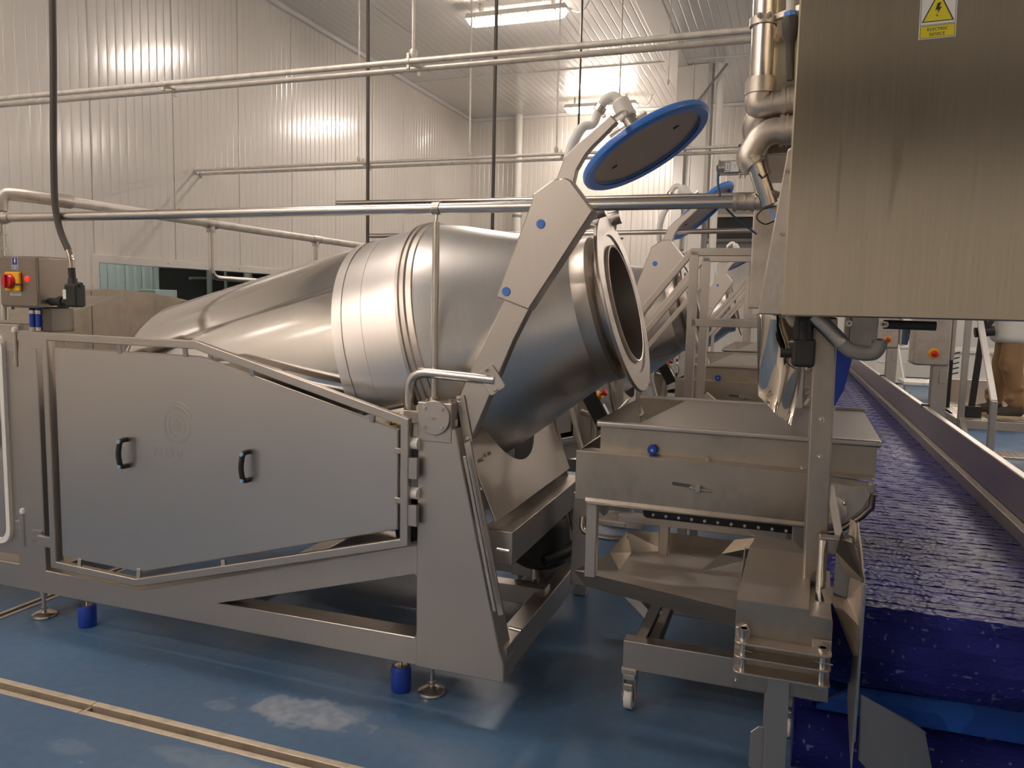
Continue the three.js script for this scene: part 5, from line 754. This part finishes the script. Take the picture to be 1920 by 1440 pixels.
{
  const t = thing('work_platform', 'steel platform with perforated floor and steps on which the person in khaki stands', 'platform', [2.3, 0, -8.4]);
  const sh = rrect(1.48, 3.4, -9.2, -7.7, 0.01), holes = []; for (let i = 0; i < 17; i++) for (let j = 0; j < 12; j++) holes.push(rrect(1.53 + i * 0.11, 1.6 + i * 0.11, -9.14 + j * 0.12, -9.09 + j * 0.12, 0.015, 2));
  part('grating', plateOn([0, 0.62, 0], [1, 0, 0], [0, 0, 1], sh, 0.012, holes).translate(0, -0.012, 0), M.fitting, t);
  part('front_beam', box(1.48, 3.4, 0.54, 0.62, -7.74, -7.69, 0.004), M.steel, t); part('side_beam', box(1.47, 1.52, 0.54, 0.62, -9.2, -7.74, 0.004), M.steel, t); part('toe_board', box(1.47, 1.48, 0.62, 0.78, -9.2, -8.3, 0.003), M.steel, t); part('back_beam', box(1.5, 3.4, 0.62, 0.86, -9.24, -9.2, 0.004), M.steel, t);
  part('stringer', bar([1.5, 0.58, -7.7], [1.5, 0.02, -6.75], 0.04, 0.14), M.steel, t);
  for (const [z, y] of [[-7.15, 0.41], [-6.9, 0.2]]) { part('tread', box(1.52, 2.6, y - 0.03, y - 0.006, z - 0.28, z, 0.004), M.steel, t); const cleats = []; for (let i = 0; i < 26; i++) for (let j = 0; j < 5; j++) cleats.push(box(1.56 + i * 0.04, 1.58 + i * 0.04, y - 0.008, y, z - 0.25 + j * 0.05, z - 0.235 + j * 0.05, 0.001)); part('grip', cleats, M.fitting, t); }
  part('post', box(1.475, 1.525, 0.62, 1.62, -7.75, -7.7, 0.004), M.steel, t); part('hand_post', box(1.605, 1.655, 0.0, 0.845, -7.24, -7.19, 0.004), M.steel, t); part('hand_rail', bar([1.63, 0.84, -7.215], [1.63, 1.66, -8.12], 0.045, 0.04), M.white, t, 'white inclined handrail');
  for (const [x, z] of [[1.5, -9.18], [3.36, -7.74], [3.36, -9.18], [2.4, -7.74]]) part('leg', box(x - 0.025, x + 0.025, 0, 0.56, z - 0.025, z + 0.025, 0.004), M.steel, t);
  const b = thing('black_stand', 'slim black equipment stand at the left edge of the platform', 'stand', [1.62, 0.62, -7.95]); part('pole', bar([1.62, 0.64, -7.95], [1.68, 1.75, -7.95], 0.05, 0.05, V(0, 0, 1), 0.01), M.black, b); part('base', box(1.57, 1.7, 0.62, 0.72, -8.0, -7.9, 0.01), M.black, b); part('joint', cyl([1.6, 1.38, -7.95], [1.75, 1.4, -7.95], 0.045), M.black, b); part('arm', bar([1.68, 1.4, -7.95], [1.78, 1.6, -7.95], 0.04, 0.04, V(0, 0, 1)), M.black, b);
  const s = thing('dark_post', 'thin black post behind the nearer control post', 'post', [1.55, 0, -8.6]); part('pole', box(1.535, 1.565, 0, 1.35, -8.615, -8.585, 0.004), M.black, s); part('foot', box(1.5, 1.6, 0, 0.012, -8.65, -8.55, 0.003), M.black, s); for (let k = 0; k < 5; k++) part('rung', bar([1.555, 0.95 + k * 0.05, -8.6], [1.62, 0.97 + k * 0.05, -8.6], 0.012), M.black, s);
}
function tub(label, x0, x1, z0, z1, h) {
  const t = thing('tub', label, 'tub', [(x0 + x1) / 2, 0, (z0 + z1) / 2]), m = M.offwhite, w = 0.03, b = 0.12;
  for (const [a, c, d, e] of [[x0, x1, z1 - w, z1], [x0, x1, z0, z0 + w], [x0, x0 + w, z0 + w, z1 - w], [x1 - w, x1, z0 + w, z1 - w]]) part('wall', box(a, c, b, h, d, e, 0.012), m, t);
  part('bottom', box(x0, x1, b, b + 0.03, z0, z1, 0.01), m, t); part('rim', [bar([x0 - 0.02, h, z1], [x1 + 0.02, h, z1], 0.05, 0.04), bar([x0 - 0.02, h, z0], [x1 + 0.02, h, z0], 0.05, 0.04), bar([x0, h, z0], [x0, h, z1], 0.05, 0.04), bar([x1, h, z0], [x1, h, z1], 0.05, 0.04)], m, t); part('rib', box(x0 - 0.01, x1 + 0.01, h * 0.62, h * 0.66, z1 - 0.01, z1 + 0.012, 0.004), m, t);
  for (const x of [x0 + 0.08, x1 - 0.08]) for (const z of [z0 + 0.08, z1 - 0.08]) part('foot', box(x - 0.05, x + 0.05, 0, b, z - 0.05, z + 0.05, 0.01), m, t); return t;
}
tub('big white plastic tub behind the platform, left of the khaki trousers', 2.15, 3.15, -13, -12, 1.03);
tub('white plastic tub on the far floor, just right of the farther control post', 2.35, 3.1, -19.6, -18.8, 0.78);
tub('white plastic tub on the far floor, left of the farther control post', 1.75, 2.3, -17.8, -17.1, 0.85);
{ const t = thing('pallet_truck', 'low steel trolley frame standing on the far floor before the white tub', 'trolley', [2.6, 0, -15.4]); part('deck', box(2.0, 3.2, 0.28, 0.34, -15.8, -15.0, 0.01), M.galv, t); part('handle', sweep(fillet([[2.05, 0.3, -15.4], [1.9, 1.0, -15.4], [1.9, 1.0, -15.1]], 0.05), 0.02), M.white, t); for (const x of [2.1, 3.1]) for (const z of [-15.7, -15.1]) part('wheel', turned([[-0.02, 0], [-0.02, 0.07], [0.02, 0.07], [0.02, 0]], [x, 0.07, z], [1, 0, 0], 20), M.black, t), part('fork', box(x - 0.015, x + 0.015, 0.07, 0.28, z - 0.02, z + 0.02, 0.003), M.galv, t); }
{ const t = thing('low_platform', 'low grey step in the far hall on which the person in jeans stands', 'platform', [2.5, 0, -21]); part('deck', box(1.9, 3.4, 0.36, 0.42, -21.5, -20.5, 0.01), M.galv, t); for (const x of [1.95, 3.35]) for (const z of [-21.45, -20.55]) part('leg', box(x - 0.03, x + 0.03, 0, 0.36, z - 0.03, z + 0.03, 0.004), M.galv, t); }

// ================= PEOPLE =================
// smooth union of tapered capsules [ax, ay, az, ra, bx, by, bz, rb] meshed by marching cubes inside a cube
function field(caps, lo, size, cell, k = 0.03) {
  const n = Math.min(120, Math.ceil(size / cell) + 4), mc = new MarchingCubes(n, new THREE.MeshBasicMaterial(), false, false, 90000), h = n / 2; mc.isolation = 0;
  for (let z = 0; z < n; z++) for (let y = 0; y < n; y++) for (let x = 0; x < n; x++) {
    const px = lo[0] + (x - h) / h * size / 2 + size / 2, py = lo[1] + (y - h) / h * size / 2 + size / 2, pz = lo[2] + (z - h) / h * size / 2 + size / 2; let d = 1e3;
    for (const c of caps) { const ex = c[4] - c[0], ey = c[5] - c[1], ez = c[6] - c[2], wx = px - c[0], wy = py - c[1], wz = pz - c[2]; let t = (wx * ex + wy * ey + wz * ez) / (ex * ex + ey * ey + ez * ez + 1e-9); t = t < 0 ? 0 : t > 1 ? 1 : t; const qx = wx - ex * t, qy = wy - ey * t, qz = (wz - ez * t) * (c[8] ?? 1), q = Math.sqrt(qx * qx + qy * qy + qz * qz) - (c[3] + (c[7] - c[3]) * t); const m = Math.max(k - Math.abs(d - q), 0) / k; d = Math.min(d, q) - m * m * k * 0.25; }
    mc.field[x + y * n + z * n * n] = -d;
  }
  mc.update(); const g = new THREE.BufferGeometry(), p = mc.positionArray.slice(0, mc.count * 3);
  for (let i = 0; i < p.length; i++) p[i] = lo[i % 3] + p[i] * size / 2 + size / 2;
  g.setAttribute('position', new THREE.BufferAttribute(p, 3)); g.setAttribute('normal', new THREE.BufferAttribute(mc.normalArray.slice(0, mc.count * 3), 3)); return g;
}
M.skin = new THREE.MeshStandardMaterial({ color: 0xc99a7c, roughness: 0.6 }); M.coat = new THREE.MeshStandardMaterial({ color: 0xdcd9d3, roughness: 0.8 }); M.khaki = new THREE.MeshStandardMaterial({ color: 0x9a7a58, roughness: 0.9 }); M.jeans = new THREE.MeshStandardMaterial({ color: 0x3a465a, roughness: 0.9 }); M.shoe = new THREE.MeshStandardMaterial({ color: 0x4a4038, roughness: 0.75 }); M.sole = new THREE.MeshStandardMaterial({ color: 0xcdb899, roughness: 0.8 }); M.hairnet = new THREE.MeshStandardMaterial({ color: 0xe4ecf0, roughness: 0.7 });
function person(label, at, turn, legMat, coatHem) {
  const o = new THREE.Group(); o.name = numbered('person'); o.position.copy(A(at)); o.rotation.y = turn; scene.add(o); tag(o, label, 'person');
  const put = (name, g, m, parent = o, l) => { const q = new THREE.Mesh(prep(g), m); q.name = name; q.castShadow = q.receiveShadow = true; parent.add(q); if (l) q.userData.label = l; return q; };
  const legs = [], trous = [], arms = [], coat = [], hands = [];
  for (const s of [-1, 1]) {
    const hx = 0.095 * s, kz = s > 0 ? 0.02 : 0.03, fz = s > 0 ? -0.02 : 0.1;
    legs.push([hx, 0.9, 0, 0.085, hx + 0.005 * s, 0.5, kz, 0.055], [hx + 0.005 * s, 0.5, kz, 0.055, hx + 0.01 * s, 0.09, fz - 0.03, 0.036], [hx + 0.01 * s, 0.05, fz - 0.03, 0.036, hx + 0.015 * s, 0.035, fz + 0.1, 0.032]);
    trous.push([hx, 0.92, -0.01, 0.108, hx + 0.005 * s, 0.5, kz, 0.088], [hx + 0.005 * s, 0.5, kz, 0.088, hx + 0.01 * s, 0.17, fz - 0.03, 0.062], [hx + 0.01 * s, 0.18, fz - 0.025, 0.064, hx + 0.01 * s, 0.15, fz - 0.02, 0.064], [hx + 0.08 * s, 0.28, fz - 0.04, 0.02, hx - 0.02 * s, 0.22, fz + 0.05, 0.02], [hx + 0.06 * s, 0.19, fz + 0.03, 0.022, hx - 0.04 * s, 0.16, fz + 0.04, 0.022], [hx + 0.06 * s, 0.44, kz + 0.06, 0.02, hx - 0.04 * s, 0.4, kz - 0.05, 0.02]);
    const sh = [0.19 * s, 1.4, -0.01], el = [0.24 * s, 1.12, 0.02], wr = [0.12 * s, 1.13, 0.25];
    arms.push([...sh, 0.052, ...el, 0.042], [...el, 0.042, ...wr, 0.03]); coat.push([...sh, 0.078, ...el, 0.064], [...el, 0.064, 0.13 * s, 1.13, 0.22, 0.05]);
    hands.push([[...wr, 0.028, 0.09 * s, 1.135, 0.31, 0.03], ...[-0.03, -0.01, 0.01, 0.028].flatMap((d, i) => { const b = [0.08 * s, 1.135 + d, 0.33], m = [0.055 * s, 1.13 + d, 0.365 - i * 0.003]; return [[...b, 0.0095, ...m, 0.009], [...m, 0.009, 0.025 * s, 1.125 + d, 0.37 - i * 0.004, 0.008]]; }), [0.1 * s, 1.15, 0.28, 0.012, 0.07 * s, 1.185, 0.3, 0.0105], [0.07 * s, 1.185, 0.3, 0.0105, 0.05 * s, 1.19, 0.325, 0.009]]);
  }
  const torso = [[0, 0.95, 0, 0.13, 0, 1.12, 0, 0.12], [0, 1.12, 0, 0.125, 0, 1.34, 0, 0.13], [-0.14, 1.4, -0.01, 0.06, 0.14, 1.4, -0.01, 0.06], [0, 1.42, 0, 0.055, 0, 1.54, 0.01, 0.05]];
  const head = [[0, 1.6, 0.02, 0.07, 0, 1.67, 0.0, 0.092], [0, 1.555, 0.055, 0.035, 0, 1.57, 0.06, 0.04], [0, 1.62, 0.098, 0.012, 0, 1.595, 0.112, 0.014], [-0.03, 1.645, 0.085, 0.012, 0.03, 1.645, 0.085, 0.012], [-0.022, 1.565, 0.096, 0.007, 0.022, 1.565, 0.096, 0.007], [0.083, 1.63, -0.005, 0.014, 0.083, 1.595, 0, 0.01], [-0.083, 1.63, -0.005, 0.014, -0.083, 1.595, 0, 0.01]];
  const body = mergeGeometries([field([...legs, ...torso, ...arms, [0, 1.5, 0.0, 0.05, 0, 1.6, 0.02, 0.07]], [-0.92, -0.05, -0.92], 1.84, 0.0165), field(head, [-0.16, 1.45, -0.14], 0.34, 0.006, 0.012), ...hands.map((h) => field(h, [Math.min(h[0][0], h[1][4] * 0) - 0.06, 1.05, 0.2], 0.24, 0.0035, 0.008))].map(prep));
  const b = put('body', body, M.skin);
  put('trousers', field(trous, [-0.56, -0.02, -0.56], 1.12, 0.012, 0.03), legMat, b, legMat === M.khaki ? 'creased khaki trousers' : 'dark blue jeans');
  const skirt = []; for (let i = 0; i < 14; i++) { const a = i / 14 * Math.PI * 2; skirt.push([0.11 * Math.cos(a), 1.05, 0.07 * Math.sin(a), 0.07, 0.165 * Math.cos(a), coatHem + 0.05, 0.13 * Math.sin(a), 0.055 + 0.008 * Math.sin(i * 3)]); }
  put('coat', field([...coat, ...skirt, [0, 1.0, 0, 0.15, 0, 1.3, 0, 0.155], [-0.14, 1.39, -0.01, 0.085, 0.14, 1.39, -0.01, 0.085]], [-0.6, 0.42, -0.6], 1.2, 0.0125, 0.04), M.coat, b, 'white work coat');
  put('hair_net', field([[0, 1.7, -0.02, 0.098, 0, 1.66, -0.03, 0.1]], [-0.16, 1.55, -0.18], 0.32, 0.012), M.hairnet, b);
  for (const s of [-1, 1]) { const fz = s > 0 ? -0.02 : 0.1, x = 0.108 * s; const sh = put('shoe', field([[x, 0.07, fz - 0.05, 0.046, x, 0.055, fz + 0.06, 0.044], [x, 0.055, fz + 0.06, 0.044, x + 0.004 * s, 0.045, fz + 0.16, 0.038], [x, 0.1, fz - 0.04, 0.045, x, 0.1, fz, 0.04]], [x - 0.2, -0.1, fz - 0.15], 0.42, 0.009, 0.02), M.shoe, b); put('sole', new THREE.ExtrudeGeometry(new THREE.Shape([...arc(x, fz + 0.15, 0.045, 0, Math.PI, 10), ...arc(x, fz - 0.06, 0.04, Math.PI, Math.PI * 2, 10)].map(([u, v]) => new THREE.Vector2(u, -v))), { depth: 0.026, bevelEnabled: false }).rotateX(-Math.PI / 2).translate(0, 0.0, 0), M.sole, sh); }
  return o;
}
person('person in khaki trousers and white coat standing on the platform at the right edge', [1.93, 0.62, -8.08], -Math.PI / 2, M.khaki, 0.68);
person('person in dark jeans and white coat far back, seen between the two control posts', [2.72, 0.42, -20.9], -2.2, M.jeans, 0.82);

renderer.render(scene, camera);
